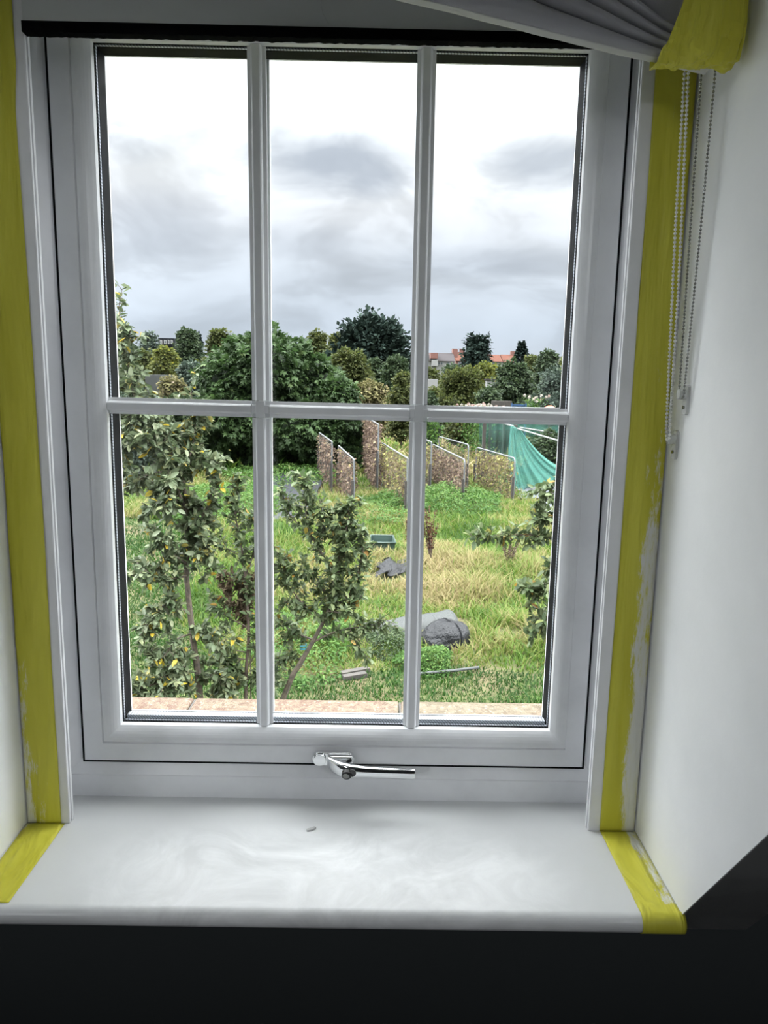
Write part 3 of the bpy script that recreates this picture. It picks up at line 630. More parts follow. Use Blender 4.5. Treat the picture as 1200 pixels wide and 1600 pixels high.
# distant rough growth
x, y = scatter(-30, 32, 32, 95, 60000, lambda x, y: (x > -.38*y) & (x < .33*y)); n = len(x)
o = blades('distant_grass', x, y, rng.uniform(.4, 1.1, n), rng.uniform(.10, .26, n), np.clip(npn(x, y, .35)*.7+rng.normal(.2, .18, n), 0, 1), L['grass'], 'pale rough growth on the distant allotments', .5)
# low broad-leaved weeds
def weeds(px, py, rx, ry, n, h, size, lf, label, tmpl=OVATE, hue=0, name='weed_patch'):
    c = gr(px, py); a = rng.uniform(0, 2*PI, n); n = int(n*1.9); a = rng.uniform(0, 2*PI, n); r = np.sqrt(rng.random(n))*(1+.18*np.sin(a*3+px)); x = c.x+rx*r*np.cos(a); y = c.y+ry*r*np.sin(a)
    zz = np.array([hgt(p, q) for p, q in zip(x, y)]); hh_ = h*(1-.6*r**2)*(.6+.6*npn(x, y, 6)); z = zz + hh_*rng.random(n)**.45
    D = np.stack([np.cos(a)+rng.normal(0, .8, n), np.sin(a)+rng.normal(0, .8, n), rng.normal(-.1, .4, n)], 1)
    o = leaves(name, np.stack([x, y, z], 1), unit(D), rng.uniform(.6, 1.2, n)*size*.66, np.clip((z-zz)/(h+.01)*.35+rng.normal(.35, .2, n)+hue, 0, 1), L[lf], tmpl, wob=.3)
    return tag(o, label, 'weeds', kind='stuff')
weeds(690, 790, 2.3, 2.2, 5000, .75, .13, 'weed', 'bright green nettles growing in front of the brown bean panels')
weeds(350, 790, 2.1, 4.0, 5000, .6, .14, 'weed', 'bright green weeds between the two fruit trees on the left')
weeds(600, 800, 1.5, 3.0, 2200, .35, .12, 'weed', 'green weeds on the path between the leftmost panels')
weeds(470, 1010, .9, 1.6, 1800, .35, .09, 'weed', 'vivid green weeds under the middle fruit tree')
weeds(665, 1040, .42, .45, 1500, .34, .07, 'weed', 'bramble leaves in front of the black covered heap')
weeds(800, 755, 1.3, 1.6, 1500, .5, .14, 'weed', 'weeds growing at the foot of the teal netting')
weeds(440, 745, 3.0, 2.5, 2500, .5, .16, 'weed', 'low weeds beside the black membrane under the large bush')
weeds(610, 1010, .45, .6, 1200, .30, .07, 'mid', 'dark green weeds beside the grey mesh tunnel')
weeds(720, 700, 3.0, 5, 2600, .6, .22, 'straw', 'straw coloured growth behind the bean panels')

# ---- ground objects of the near plot
def sheet(name, px0, px1, py0, py1, m, label, cat, bump=.10, n=26, thick=.006, skew=0, z0=.03):
    a, b_, c, d = gr(px0, py1), gr(px1, py1), gr(px0+skew, py0), gr(px1+skew, py0)
    def f(u, v):
        p = a.lerp(b_, u).lerp(c.lerp(d, u), v); q = Vector((p.x*1.6, p.y*1.6, 1)); e2 = .18*noise.noise(Vector((u*5, v*5, 9)))
        ed = min(u, 1-u, v, 1-v)
        return (p.x+e2*(ed < .05), p.y+e2*2*(ed < .05), hgt(p.x, p.y)+z0+bump*abs(noise.noise(q))+bump*.4*noise.noise(q*3))
    o = MB().grid(f, n, n).build(name, m, smooth=True, solid=thick); return tag(o, label, cat)
sheet('weed_membrane', 424, 500, 742, 815, M['membrane'], 'dark shiny weed membrane spread on the ground before the large bush', 'ground sheet', .22)
sheet('weed_membrane', 808, 905, 752, 782, M['pale_sheet'], 'pale grey sheet on the ground right of the teal netting', 'ground sheet', .14)
sheet('weed_membrane', 836, 905, 786, 808, M['pale_sheet'], 'smaller pale sheet lying behind the right hand fruit branch', 'ground sheet', .14)
# heap under black plastic with a strap
hc = Vector((1.17, 10.60, GZ)); heap = empty('covered_heap', hc, 'low rounded heap wrapped in black plastic with a strap', 'heap')
def dome(u, v):
    a = u*2*PI; p = v*PI/2; rx, ry, rz = .40, .36, .40
    r = 1+.05*noise.noise(Vector((math.cos(a)*1.5, math.sin(a)*1.5, v*3)))+.035*abs(noise.noise(Vector((math.cos(a)*7, math.sin(a)*7, v*3))))
    c_ = math.cos(p)**.60
    return (hc.x+rx*r*c_*math.cos(a)+.08*math.sin(p), hc.y+ry*r*c_*math.sin(a), GZ-.02+rz*r*math.sin(p)**.85*(1-.15*math.cos(a)*math.cos(p)))
MB().grid(dome, 60, 24).build('plastic_cover', M['blackbag'], heap, smooth=True)
MB().tube([Vector(dome(.84, q/10))+Vector((0, -.004, .004)) for q in range(0, 10)]+[Vector(dome(.30, q/10))+Vector((0, .0, .004)) for q in range(9, -1, -1)], .012, 6).build('strap', M['black'], heap)
# fine mesh tunnel
tnA, tnB = Vector((-.10, 10.75, GZ)), Vector((1.36, 11.55, GZ))
tun = empty('mesh_tunnel', tnA, 'low grey mesh tunnel lying in the grass behind the black heap', 'tunnel'); ax = (tnB-tnA); sd2 = Vector((-ax.y, ax.x, 0)).normalized()
def tn(u, v): a = PI*v; p = tnA+ax*u; rr = .26*(1+.10*noise.noise(Vector((u*5, v*2, 0)))); return tuple(p+sd2*rr*math.cos(a)*1.1+Vector((0, 0, rr*math.sin(a)*1.05)))
MB().grid(tn, 24, 12).build('mesh_cover', M['cloche'], tun, smooth=True, solid=.004)
for k in range(5): MB().tube([Vector(tn(.02+k*.24, j/10))*1.0 for j in range(11)], .007, 6).build('hoop', M['wire'], tun)
# crate, black tray, edging, pole
cr = empty('plastic_crate', (.17, 16.9, GZ), 'dark green plastic crate in the grass beside the middle fruit tree', 'crate'); mb = MB()
mb.add([(-.10, 16.6, GZ), (.42, 16.6, GZ), (.38, 17.3, GZ), (-.06, 17.3, GZ), (-.16, 16.55, GZ+.36), (.48, 16.55, GZ+.36), (.43, 17.35, GZ+.36), (-.1, 17.35, GZ+.36)], [(0,3,2,1),(0,1,5,4),(1,2,6,5),(2,3,7,6),(3,0,4,7)])
mb.build('crate_body', M['crate'], cr, solid=.02); MB().tube([(-.17, 16.54, GZ+.37), (.49, 16.54, GZ+.37), (.44, 17.36, GZ+.37), (-.11, 17.36, GZ+.37), (-.17, 16.54, GZ+.37)], .025, 6).build('rim', M['crate'], cr)
sheet('plastic_sheet', 590, 634, 889, 907, M['blackbag'], 'crumpled black plastic sheet lying in straw below the green crate', 'plastic sheet', .26, 22, z0=.08)
mb = MB().tube([gr(640, 1060)+Vector((0, 0, .06)), gr(708, 1055)+Vector((0, 0, .07)), gr(748, 1049)+Vector((0, 0, .06))], .022, 10)
tag(mb.build('edging_pole', M['wire']), 'grey pole lying along the edge of the mown grass', 'pole')
for k, (px0, py0, px1, py1, lab) in enumerate(((533, 1057, 576, 1049, 'rear weathered board of the pair edging the lawn'), (536, 1063, 572, 1057, 'front weathered board of the pair edging the lawn'))):
    a, b_ = gr(px0, py0), gr(px1, py1); d = (b_-a).normalized(); s = Vector((-d.y, d.x, 0))*.05; mb = MB(); h_ = .07
    vs = [a-s, b_-s, b_+s, a+s]; mb.add([tuple(v+Vector((0, 0, -.01))) for v in vs]+[tuple(v+Vector((0, 0, h_))) for v in vs], [(0,3,2,1),(4,5,6,7),(0,1,5,4),(1,2,6,5),(2,3,7,6),(3,0,4,7)])
    tag(mb.build('edging_board', M['post'], bevel=.008), lab, 'board', 'edging boards')
# dock seed stalks
def dock(px, py, h, n, spread, label, mm='dock'):
    c = gr(px, py); root = empty('dock_plant', c, label, 'plant'); mb = MB(); P = []; T = []
    for k in range(n):
        a = rng.uniform(0, 2*PI); s = rng.uniform(.2, 1)*spread; hk = h*rng.uniform(.65, 1.05); pts = [c+Vector((s*math.cos(a)*t_**1.4, s*math.sin(a)*t_**1.4, hk*t_)) for t_ in (0, .35, .7, 1)]
        mb.tube(pts, [.012, .010, .007, .004], 5)
        for j in range(60): t_ = rng.uniform(.38, 1); q = c+Vector((s*math.cos(a)*t_**1.4, s*math.sin(a)*t_**1.4, hk*t_)); P.append(q+Vector(rng.normal(0, .016, 3)))
    P = np.array([tuple(p) for p in P]); nn = len(P)
    mb.build('stems', M['twig'], root); leaves('seed_heads', P, np.tile([0, 0, 1.], (nn, 1)), rng.uniform(.03, .06, nn), rng.random(nn), L[mm], QUADL, root, wob=.9)
dock(672, 882, 1.35, 9, .26, 'tall red brown seeding dock just right of the right glazing bar')
dock(636, 868, .9, 5, .25, 'red brown seeding dock just left of the right glazing bar')
dock(795, 892, .75, 10, .42, 'dead brown branching plant in straw below the right hand leafy twig', 'brownleaf')

# ---- trellis panels with climbing beans: near end, far end, top height
def panel(n0, n1, f0, ztop, leafkind, dens, label, plabel, curved=True, cover=1.0, lsize=.10, bare_top=.12, posts=True):
    a = Vector((n0, n1, GZ)); b_ = Vector((*f0, GZ)); H_ = ztop-GZ; d = (b_-a); L_ = d.length; d.normalize(); nrm = Vector((-d.y, d.x, 0))
    root = empty('trellis_panel', a, label, 'trellis panel', 'mesh trellis panels on the plot')
    r = .16 if curved else .03; up = Vector((0, 0, 1))
    pts = [a] + [a+up*(H_-r)] + [a+d*(r-r*math.cos(k*PI/8))+up*(H_-r+r*math.sin(k*PI/8)) for k in range(1, 5)] + [b_-d*(r-r*math.cos(k*PI/8))+up*(H_-r+r*math.sin(k*PI/8)) for k in range(4, 0, -1)] + [b_+up*(H_-r), b_]
    MB().tube(pts, .026, 8).build('frame', M['galv'], root)
    mb = MB(); nv = int(L_/.16)
    for k in range(1, nv): p = a+d*(L_*k/nv); mb.tube([p+up*.05, p+up*(H_-.01)], .004, 4, False)
    for k in range(1, 12): mb.tube([a+up*(H_*k/12), b_+up*(H_*k/12)], .004, 4, False)
    mb.build('wire_mesh', M['wire'], root)
    if posts:
        for p in (a-d*.03+nrm*.05, b_+d*.03+nrm*.05): q = p; MB().box(q.x-.035, q.x+.035, q.y-.035, q.y+.035, GZ-.05, GZ+H_*.58).build('post', M['post'], root)
    n = int(dens*.62*L_*H_); u = rng.random(n); v = rng.random(n)**.9; env = (1-bare_top)+bare_top*1.2*npn(u*L_, u*3, 2.5, n0)
    keep = (v < env) & (rng.random(n) < cover*(.55+.7*npn(u*L_*1.5, v*H_*1.5, 1.8, 3+n0)))
    u, v = u[keep], v[keep]; n = len(u); P = np.array(a)+np.array(d)*(u*L_)[:, None]+np.array(up)*(v*H_)[:, None]+np.array(nrm)*rng.normal(0, .07, n)[:, None]
    D = np.stack([rng.normal(0, .6, n), rng.normal(0, .6, n), -np.abs(rng.normal(.8, .4, n))], 1)
    bo = leaves('climbing_beans', P, unit(D), rng.uniform(.6, 1.3, n)*lsize, np.clip(rng.beta(1.4, 2.2, n)*1.0+.25*npn(u*L_, v*H_, 2, n1)*(v-.2), 0, 1), L[leafkind], QUADL, wob=.3)
    tag(bo, plabel, 'climbing plant', 'dying beans climbing the trellis panels')
    mb = MB()
    for k in range(int(L_*7)):
        uu = rng.random()*L_; p = a+d*uu+nrm*rng.normal(0, .04); mb.tube([p, p+up*H_*.5+d*rng.normal(0, .12), p+up*H_*rng.uniform(.7, .98)+d*rng.normal(0, .2)], .007, 4, False)
    st_ = mb.build('stems', M['twig']); st_.parent = bo
    return root
panel(-1.70, 27.1, (-2.54, 31.7), -1.81, 'bean_dry', 260, 'leftmost trellis panel, in front of the dark bush', 'dead brown beans thinly covering the leftmost panel', False, .8)
panel(-.745, 23.36, (-1.53, 28.47), -2.07, 'bean_dry', 300, 'second trellis panel from the left, with a bright straight top rail', 'dead brown beans covering the second panel from the left', False, .9)
panel(.02, 27.3, (-.61, 33.1), -1.15, 'bean_dry', 420, 'tallest trellis panel, third from the left, wholly overgrown', 'thick brown beans wholly hiding the tallest panel', False, 1.3, bare_top=.02, lsize=.12)
panel(.97, 22.93, (.17, 28.64), -1.95, 'bean', 300, 'trellis panel just left of the right glazing bar', 'yellow green beans on the panel just left of the right glazing bar', False, 1.0)
panel(2.0, 27.0, (1.45, 31.0), -1.75, 'bean', 260, 'trellis panel partly behind the right glazing bar, on its right side', 'dark beans on the panel partly behind the right glazing bar', False, .8)
panel(2.96, 24.39, (2.28, 30.38), -2.11, 'bean_dry', 380, 'round cornered trellis panel covered in purple brown growth', 'purple brown beans thick on the round cornered panel', True, 1.25)
panel(3.53, 28.26, (2.69, 32.39), -1.93, 'bean', 110, 'almost bare trellis panel behind the purple brown one', 'sparse yellow leaves low on the almost bare panel', True, 1.0, bare_top=.35)
panel(4.82, 25.28, (3.99, 29.4), -2.12, 'bean', 420, 'rightmost trellis panel, beside the teal netting', 'yellow green beans thick on the rightmost panel', True, 1.25)

# ---- teal netting cage
cage = empty('netting_cage', at(757, 700, 34).xyz*1, 'open timber cage draped with teal garden netting', 'netting cage')
cage.location.z = GZ
ap = at(798, 664, 30.0)
def post_(px, ptop, Y, r=.06): p = at(px, ptop, Y); MB().box(p.x-r, p.x+r, p.y-r, p.y+r, GZ-.05, p.z).build('post', M['post'], cage)
post_(758, 640, 32, .07); post_(767, 645, 35, .05); post_(806, 664, 30, .06); post_(788, 648, 37, .05)
for a, b_ in (((803, 668, 30), (905, 698, 25.5)), ((812, 668, 31), (868, 677, 31)), ((735, 648, 33), (803, 666, 30))):
    MB().tube([at(*a), at(*b_)], .030, 8).build('rail', M['whitepole'], cage)
def drape(u, v):                      # gathered sheet falling from the apex to the ground on the right
    top = ap.lerp(at(812, 670, 29.6), u*1.0); lx = 798+ (905-798)*u**1.2; ly = 772 - 22*u - 12*u*u
    bot = at(lx, ly, 28.3-1.6*u)
    if bot.z < GZ+.05: bot.z = GZ+.05
    p = top.lerp(bot, v); sag = math.sin(v*PI)*(.42*u)
    p.z -= sag*.9; f = math.sin(u*46)*.07*(.25+v) + math.sin(u*17+2)*.10*v
    p.y += f; p.x += -.10*math.sin(v*PI)*(1-u)
    return tuple(p)
MB().grid(drape, 110, 24).build('draped_netting', M['teal'], cage, smooth=True, solid=.004)
def side(px0, px1, pt0, pt1, pb, Y, nm, bow=.1):
    def f(u, v): x = px0+(px1-px0)*u; p = at(x, pt0+(pt1-pt0)*u, Y); zb = max(GZ, at(x, pb, Y).z); z = p.z+(zb-p.z)*v; return (p.x, p.y+bow*math.sin(u*25)+.05*math.sin(v*9), z)
    MB().grid(f, 50, 10).build(nm, M['teal_thin'], cage, smooth=True, solid=.004)
side(750, 800, 646, 652, 712, 32.5, 'side_netting'); side(800, 905, 648, 660, 700, 34, 'rear_netting'); side(748, 905, 640, 646, 672, 38, 'top_netting')

# ---- small things on the far plots
def gbox(name, px0, px1, pt, pb, Y, m, lab, cat, depth=1.0, roof=None):
    a, b_, c = at(px0, pt, Y), at(px1, pt, Y), at(px0, pb, Y); root = empty(name, ((a.x+b_.x)/2, Y, GZ), lab, cat)
    MB().box(a.x, b_.x, Y, Y+depth, GZ, a.z).build('body', m, root, bevel=.02)
    if roof: MB().box(a.x-.1, b_.x+.1, Y-.12, Y+depth+.1, a.z, a.z+.12).build('roof', roof, root)
    return root
wb = at(727, 667, 46); wr = .50; root = empty('water_butt', (wb.x, 46, GZ), 'dark round water butt standing beyond the bean panels', 'water butt')
MB().tube([(wb.x, 46, GZ), (wb.x, 46, GZ+.5), (wb.x, 46, wb.z-.1), (wb.x, 46, wb.z)], [wr*.85, wr, wr, wr*.9], 18).build('barrel', M['tank'], root); MB().tube([(wb.x, 46, wb.z+.002), (wb.x, 46, wb.z+.09)], wr*1.04, 18).build('lid', M['galv'], root)
gbox('garden_shed', 761, 773, 594, 610, 62, M['white'], 'small pale shed among the far fruit bushes', 'shed', 1.6, M['greyroof'])
gbox('cold_frame', 664, 684, 592, 602, 70, M['white'], 'long white cold frame right of the right glazing bar', 'cold frame', 2)
gbox('cold_frame', 668, 686, 619, 628, 52, M['white'], 'small white cold frame among green bushes, nearer than the long one', 'cold frame', 1.2)
gbox('storage_box', 590, 602, 577, 584, 75, M['tank'], 'dark box among bushes left of the right glazing bar', 'box', 1.5)
gbox('polytunnel', 226, 252, 585, 612, 44, M['cloche'], 'pale translucent polytunnel beside the leafy left tree', 'polytunnel', 3)
gbox('timber_fence', 768, 800, 626, 640, 40, M['post'], 'low weathered fence panel just above the middle glazing bar', 'fence', .08)
ob = at(859, 642, 34); MB_ = MB().ico((ob.x, 34, ob.z-.05), (.32, .32, .30), 3); tag(MB_.build('orange_ball', M['orange'], smooth=True), 'orange ball showing just above the middle glazing bar at right', 'ball')
MB().tube([(ob.x, 34, GZ), (ob.x, 34, ob.z-.3)], .03, 6).build('support_stick', M['post'])
tag(bpy.data.objects['support_stick'], 'thin stake under the orange ball at right', 'stake')
bb = empty('garden_bench', at(812, 640, 36).xyz, 'blue slatted bench back beyond the middle glazing bar', 'bench'); p0, p1 = at(800, 632, 36), at(822, 640, 36)
for k in range(4): MB().box(p0.x+k*.02, p1.x, 36+k*.02, 36.05+k*.02, p1.z-.05+k*.11-.1, p1.z+k*.11-.1+.02).build('slat', M['blue'], bb)
for xx in (p0.x, p1.x): MB().box(xx-.03, xx+.03, 36, 36.06, GZ, p1.z+.3).build('leg', M['blue'], bb)

# ---- houses
def house(lab, px0, px1, peave, pridge, Y, wallm, roofm, wins=(), depth=8, name='terraced_house', chim=(), gable=None, bays=()):
    a, b_ = at(px0, peave, Y), at(px1, peave, Y); zr = at(px0, pridge, Y+depth/2).z; ze = a.z
    root = empty(name, ((a.x+b_.x)/2, Y, GZ), lab, 'house')
    MB().box(a.x, b_.x, Y, Y+depth, GZ, ze).build('wall', wallm, root)
    mb = MB(); o_ = .3; mb.add([(a.x-.02, Y-o_, ze-.1), (b_.x+.02, Y-o_, ze-.1), (b_.x+.02, Y+depth/2, zr), (a.x-.02, Y+depth/2, zr), (a.x-.02, Y+depth+o_, ze-.1), (b_.x+.02, Y+depth+o_, ze-.1)], [(0,1,2,3),(3,2,5,4),(0,3,4),(1,5,2),(0,4,5,1)])
    mb.build('roof', roofm, root)
    for x0, x1, t0, t1 in wins:
        p, q = at(x0, t0, Y), at(x1, t1, Y); w_ = MB().box(p.x, q.x, Y-.08, Y+.02, q.z, p.z).build('window', M['white'], root)
        nx_ = 2; ww = (q.x-p.x)/nx_
        for k in range(nx_): MB().box(p.x+ww*k+.12, p.x+ww*(k+1)-.12, Y-.10, Y-.07, q.z+.15, p.z-.15).build('pane', M['winglass'], w_)
    for cx in chim: p = at(cx, pridge-5, Y+depth/2); MB().box(p.x-.5, p.x+.5, Y+depth/2-.5, Y+depth/2+.5, zr-.8, p.z).build('chimney', M['redbrick'], root)
    for x0, x1, t0, t1, mm in bays:
        p, q = at(x0, t0, Y-1), at(x1, t1, Y-1); MB().box(p.x, q.x, Y-1, Y+3, q.z, p.z).build('dormer', mm, root)
    return root
r_ = house('distant house with black clad dormer and white windows, far left', 236, 275, 543, 538, 150, M['greyroof'], M['greyroof'], depth=8, name='dormer_house', bays=((247, 272, 528, 541, M['darkclad']),))
for x0, x1 in ((249.5, 253.5), (256, 260.5), (262, 265), (266.5, 270)):
    p, q = at(x0, 531, 148.9), at(x1, 537.5, 148.9); w_ = MB().box(p.x, q.x, 148.86, 148.98, q.z, p.z).build('window', M['white'], r_)
    MB().box(p.x+.15, q.x-.15, 148.80, 148.87, q.z+.2, p.z-.2).build('pane', M['winglass'], w_)
house('distant house with red gable left of the dark evergreen tree', 494, 512, 552, 541, 140, M['redbrick'], M['redroof'])
house('distant house with plain grey roof left of the dark evergreen tree', 509, 532, 553, 543, 132, M['white'], M['greyroof'])
house('distant white rendered house with grey roof and rear windows', 669, 711, 563, 551, 140, M['white'], M['greyroof'], ((684, 692, 565, 571), (698, 708, 565, 571)), bays=((673, 684, 551, 560, M['redbrick']), (675, 684, 562, 572, M['white'])), chim=(711,))
house('distant house with red tiled roof and chimneys behind the tall loose tree', 712, 740, 563, 550, 152, M['redbrick'], M['redroof'], ((716, 722, 565, 571),), chim=(710, 722))
house('distant white terrace under an orange tiled roof', 760, 785.5, 564, 554, 138, M['white'], M['redroof'], ((764, 770, 568, 574), (776, 781, 568, 574)))
house('distant cream house end under an orange tiled roof by the spruce', 787, 806, 565, 554, 138, M['white'], M['redroof'], ((788, 793, 568, 574),), chim=(802,))
house('distant low dark house behind the rightmost trees', 838, 905, 566, 556, 155, M['greyroof'], M['greyroof'])

# ---- trees and bushes beyond the plot
def lobes_tree(name, lab, cat, pl, pr, pt, Y, lk, nleaf, ls, base=.12, nl=9, tmpl=QUADL, squash=.9, depthf=.8, spiky=0, group='trees and bushes beyond the plot', topw=.45, jitter=.06, core=None, upd=None):
    xa, xb, zt = at(pl, pt, Y).x, at(pr, pt, Y).x, at((pl+pr)/2, pt, Y).z; W2 = (xb-xa)/2; cx = (xa+xb)/2; H_ = zt-GZ; zb = GZ+H_*base
    root = empty(name, (cx, Y, GZ), lab, cat, group)
    MB().tube([(cx, Y, GZ-.1), (cx+.02*W2, Y, GZ+H_*.45), (cx, Y, GZ+H_*.8)], [max(.05, W2*.07), max(.04, W2*.05), .03], 8).build('trunk', M['bark'], root)
    P = []; Nn = []; Tt = []; core_m = MB(); lobes = []
    R0 = W2*.62; Wd = W2; zc = zt-R0*squash; lobes.append((cx+rng.normal(0, W2*.10), Y, zc, R0)); zl = zt-W2*.62*squash; lev = 0
    while zl > zb and lev < 7:
        dd_ = (zt-zl)/W2; wl = Wd*min(1.12, (.45+.55*min(1, dd_/1.1))*(1+.1*max(0, dd_-1)))
        if topw > .7: wl = Wd*min(1.1, .75+.3*dd_)
        m_ = 5 if nl > 7 else 4
        for j in range(m_):
            an = 2*PI*(j+.5*(lev % 2)+rng.uniform(-.25, .25))/m_; lr = W2*rng.uniform(.34, .46); rr = max(0, wl-lr)
            lobes.append((cx+rr*math.cos(an), Y+rr*math.sin(an)*depthf, min(zl+rng.uniform(-.12, .12)*W2, zt-lr*squash), lr))
        lobes.append((cx, Y, zl-W2*.2, W2*.62)); zl -= W2*.62; lev += 1
    tot = sum(l[3]**2 for l in lobes)
    for (lx, ly, lz, lr) in lobes:
        k = int(nleaf*1.5*lr*lr/tot); d = unit(rng.normal(0, 1, (k, 3))); d[:, 1] = np.where(rng.random(k) < .6, -np.abs(d[:, 1]), d[:, 1])
        bump_ = 1+.22*np.sin(d[:, 0]*6+lx)*np.sin(d[:, 2]*7+lz)
        rad = lr*bump_*(1-np.abs(rng.normal(0, .13, k))+spiky*rng.random(k)**3); p = np.array([lx, ly, lz])+d*rad[:, None]*np.array([1, depthf, squash]); P.append(p); Nn.append(d)
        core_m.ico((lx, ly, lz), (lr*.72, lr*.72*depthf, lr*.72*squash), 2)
    P = np.concatenate(P); Nn = np.concatenate(Nn); P[:, 2] = np.maximum(P[:, 2], GZ+.05); n = len(P)
    D = Nn+np.array([0, 0, -.35 if upd is None else upd]); tt = rng.normal(.45, .22, n)
    lf = leaves('foliage', P, unit(D), rng.uniform(.6, 1.3, n)*ls, np.clip(tt, 0, 1), L[lk], tmpl, root, up=Nn+np.array([0, 0, .8]), wob=.45)
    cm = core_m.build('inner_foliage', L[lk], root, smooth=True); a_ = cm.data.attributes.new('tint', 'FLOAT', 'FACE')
    return root
T = lobes_tree
# the big fig in front, two overlapping crowns in one bush
T('fig_tree', 'large dense fig bush with broad leaves, centre left of the garden', 'tree', 285, 545, 517, 35, 'fig', 15000, .30, base=.02, nl=16, tmpl=FIGL, topw=.78, squash=.8, depthf=.9)
T('fig_tree', 'smaller broad leaved bush at the right foot of the large fig', 'bush', 478, 578, 590, 33.5, 'fig', 3500, .26, base=.02, nl=7, tmpl=FIGL, topw=.6)
T('evergreen_tree', 'big dark spiky evergreen tree on the skyline', 'tree', 522, 648, 500, 88, 'dark_ever', 14000, .55, base=.22, nl=14, spiky=.55, topw=.55, upd=.25, squash=.75)
T('round_bush', 'rounded olive green bush in front of the dark evergreen', 'bush', 508, 588, 545, 62, 'olive', 7000, .26, base=.05, nl=8, topw=.6)
T('young_pine', 'small blue green pine below the dark evergreen', 'tree', 597, 642, 557, 58, 'mid', 4500, .24, base=.04, nl=9, topw=.25, spiky=.2, upd=.3)
T('bush', 'pale green bush between the olive bush and the pine', 'bush', 570, 602, 560, 66, 'mid', 2500, .24, nl=5)
T('bush', 'small green bush just left of the right glazing bar', 'bush', 608, 650, 582, 42, 'olive', 3000, .17, nl=6, base=.03)
T('distant_tree', 'pale green distant tree on the skyline left of the evergreen', 'tree', 476, 516, 517, 130, 'olive', 3000, .50, nl=7)
T('distant_tree', 'second pale distant tree touching the evergreen', 'tree', 508, 545, 521, 125, 'olive', 3000, .45, nl=7)
T('distant_tree', 'tall loose dark tree standing above the distant roofs', 'tree', 723, 768, 526, 110, 'dark_ever', 3200, .48, base=.35, nl=12, topw=.55, spiky=.6)
T('bush', 'large olive and yellow bush right of the right glazing bar', 'bush', 676, 766, 573, 50, 'olive', 9500, .20, base=.02, nl=10, topw=.65, upd=.2)
T('bush', 'yellow green bush peeping between the two larger ones', 'bush', 735, 778, 566, 64, 'yellow', 3000, .22, nl=6)
T('apple_tree', 'dark leafy fruit tree below the small spruce', 'tree', 766, 842, 563, 52, 'mid', 9500, .20, base=.03, nl=10, topw=.7)
T('apple_tree', 'grey green fruit tree at the right edge of the window', 'tree', 826, 930, 574, 40, 'blue', 9500, .16, base=.03, nl=10, topw=.7)
T('distant_tree', 'round dark tree at the right end of the skyline', 'tree', 836, 878, 547, 85, 'mid', 4000, .32, nl=8, topw=.6)
T('distant_tree', 'yellow green tree at the extreme right of the skyline', 'tree', 868, 925, 552, 70, 'yellow', 4500, .26, nl=8)
T('distant_tree', 'dull green tree behind the yellow green one at right', 'tree', 815, 850, 556, 95, 'olive', 3000, .32, nl=6)
T('distant_tree', 'bushy tree at the far left edge of the window', 'tree', 110, 217, 486, 48, 'mid', 9000, .22, nl=10, topw=.6)
T('distant_tree', 'rounded green tree right of the dormer house', 'tree', 270, 316, 514, 100, 'mid', 6000, .36, nl=8, topw=.7)
T('distant_tree', 'small dark tree behind the rounded one by the dormer house', 'tree', 298, 315, 520, 118, 'dark_ever', 1500, .42, nl=5)
T('distant_tree', 'grey green shrubby tree left of the dormer house', 'tree', 216, 248, 520, 96, 'blue', 2600, .36, nl=6, spiky=.2)
T('distant_tree', 'pale green treetop just above the large fig', 'tree', 322, 360, 515, 80, 'olive', 3500, .32, nl=6, topw=.4)
T('bush', 'yellow green bush in front of the dormer house', 'bush', 232, 286, 542, 58, 'yellow', 6500, .24, nl=9)
T('bush', 'olive bush behind the polytunnel at left', 'bush', 196, 246, 545, 66, 'olive', 4500, .26, nl=8)
T('bush', 'pale grey green bush beside the large fig at left', 'bush', 270, 330, 565, 46, 'blue', 5000, .20, nl=8)
T('bush', 'olive green bush low on the left behind the leafy tree', 'bush', 150, 225, 560, 42, 'olive', 6000, .20, nl=8)
T('bush', 'straw coloured dry bush left of the large fig', 'bush', 240, 300, 588, 38, 'straw', 3500, .16, nl=7)
T('bush', 'straw coloured tall growth below the olive bush', 'bush', 546, 612, 594, 48, 'straw', 4500, .20, nl=7, topw=.8)
T('bush', 'green bush behind the teal netting at right', 'bush', 806, 925, 672, 31, 'mid', 7000, .15, base=.02, nl=9, topw=.7)
T('bush', 'green bush behind the bean panels right of the right glazing bar', 'bush', 648, 690, 612, 40, 'mid', 3000, .16, nl=6)
for i_, (a, b_, t_, Y, k_, lab) in enumerate(((-20, 175, 520, 60, 'mid', 'far left'), (300, 420, 548, 72, 'olive', 'behind the fig'), (400, 500, 548, 90, 'mid', 'behind the fig, farther right'), (640, 690, 575, 90, 'olive', 'below the white house'), (755, 800, 572, 100, 'yellow', 'below the orange roofs'), (690, 730, 570, 105, 'mid', 'below the red roofed house'), (560, 640, 556, 100, 'mid', 'below the big evergreen'), (800, 960, 560, 110, 'mid', 'at the far right'))):
    T('hedge', 'distant hedge growth '+lab, 'hedge', a, b_, t_, Y, k_, 3500, .40, nl=8, topw=.9, group='distant hedges')
T('bush', 'low green bush in front of the pale shed', 'bush', 738, 792, 606, 46, 'mid', 3500, .17, nl=8)
T('bush', 'low olive bush between the two cold frames', 'bush', 652, 700, 604, 58, 'olive', 3500, .20, nl=8)
T('bush', 'low green bush left of the netting cage', 'bush', 700, 752, 640, 44, 'olive', 3000, .17, nl=8, topw=.8)
T('bush', 'green bush low at the left end of the middle glazing bar', 'bush', 160, 262, 610, 30, 'blue', 8000, .14, nl=9, topw=.8)
T('bush', 'leafy green bush low left of the large fig', 'bush', 236, 312, 616, 31, 'mid', 6000, .14, nl=9, topw=.8)
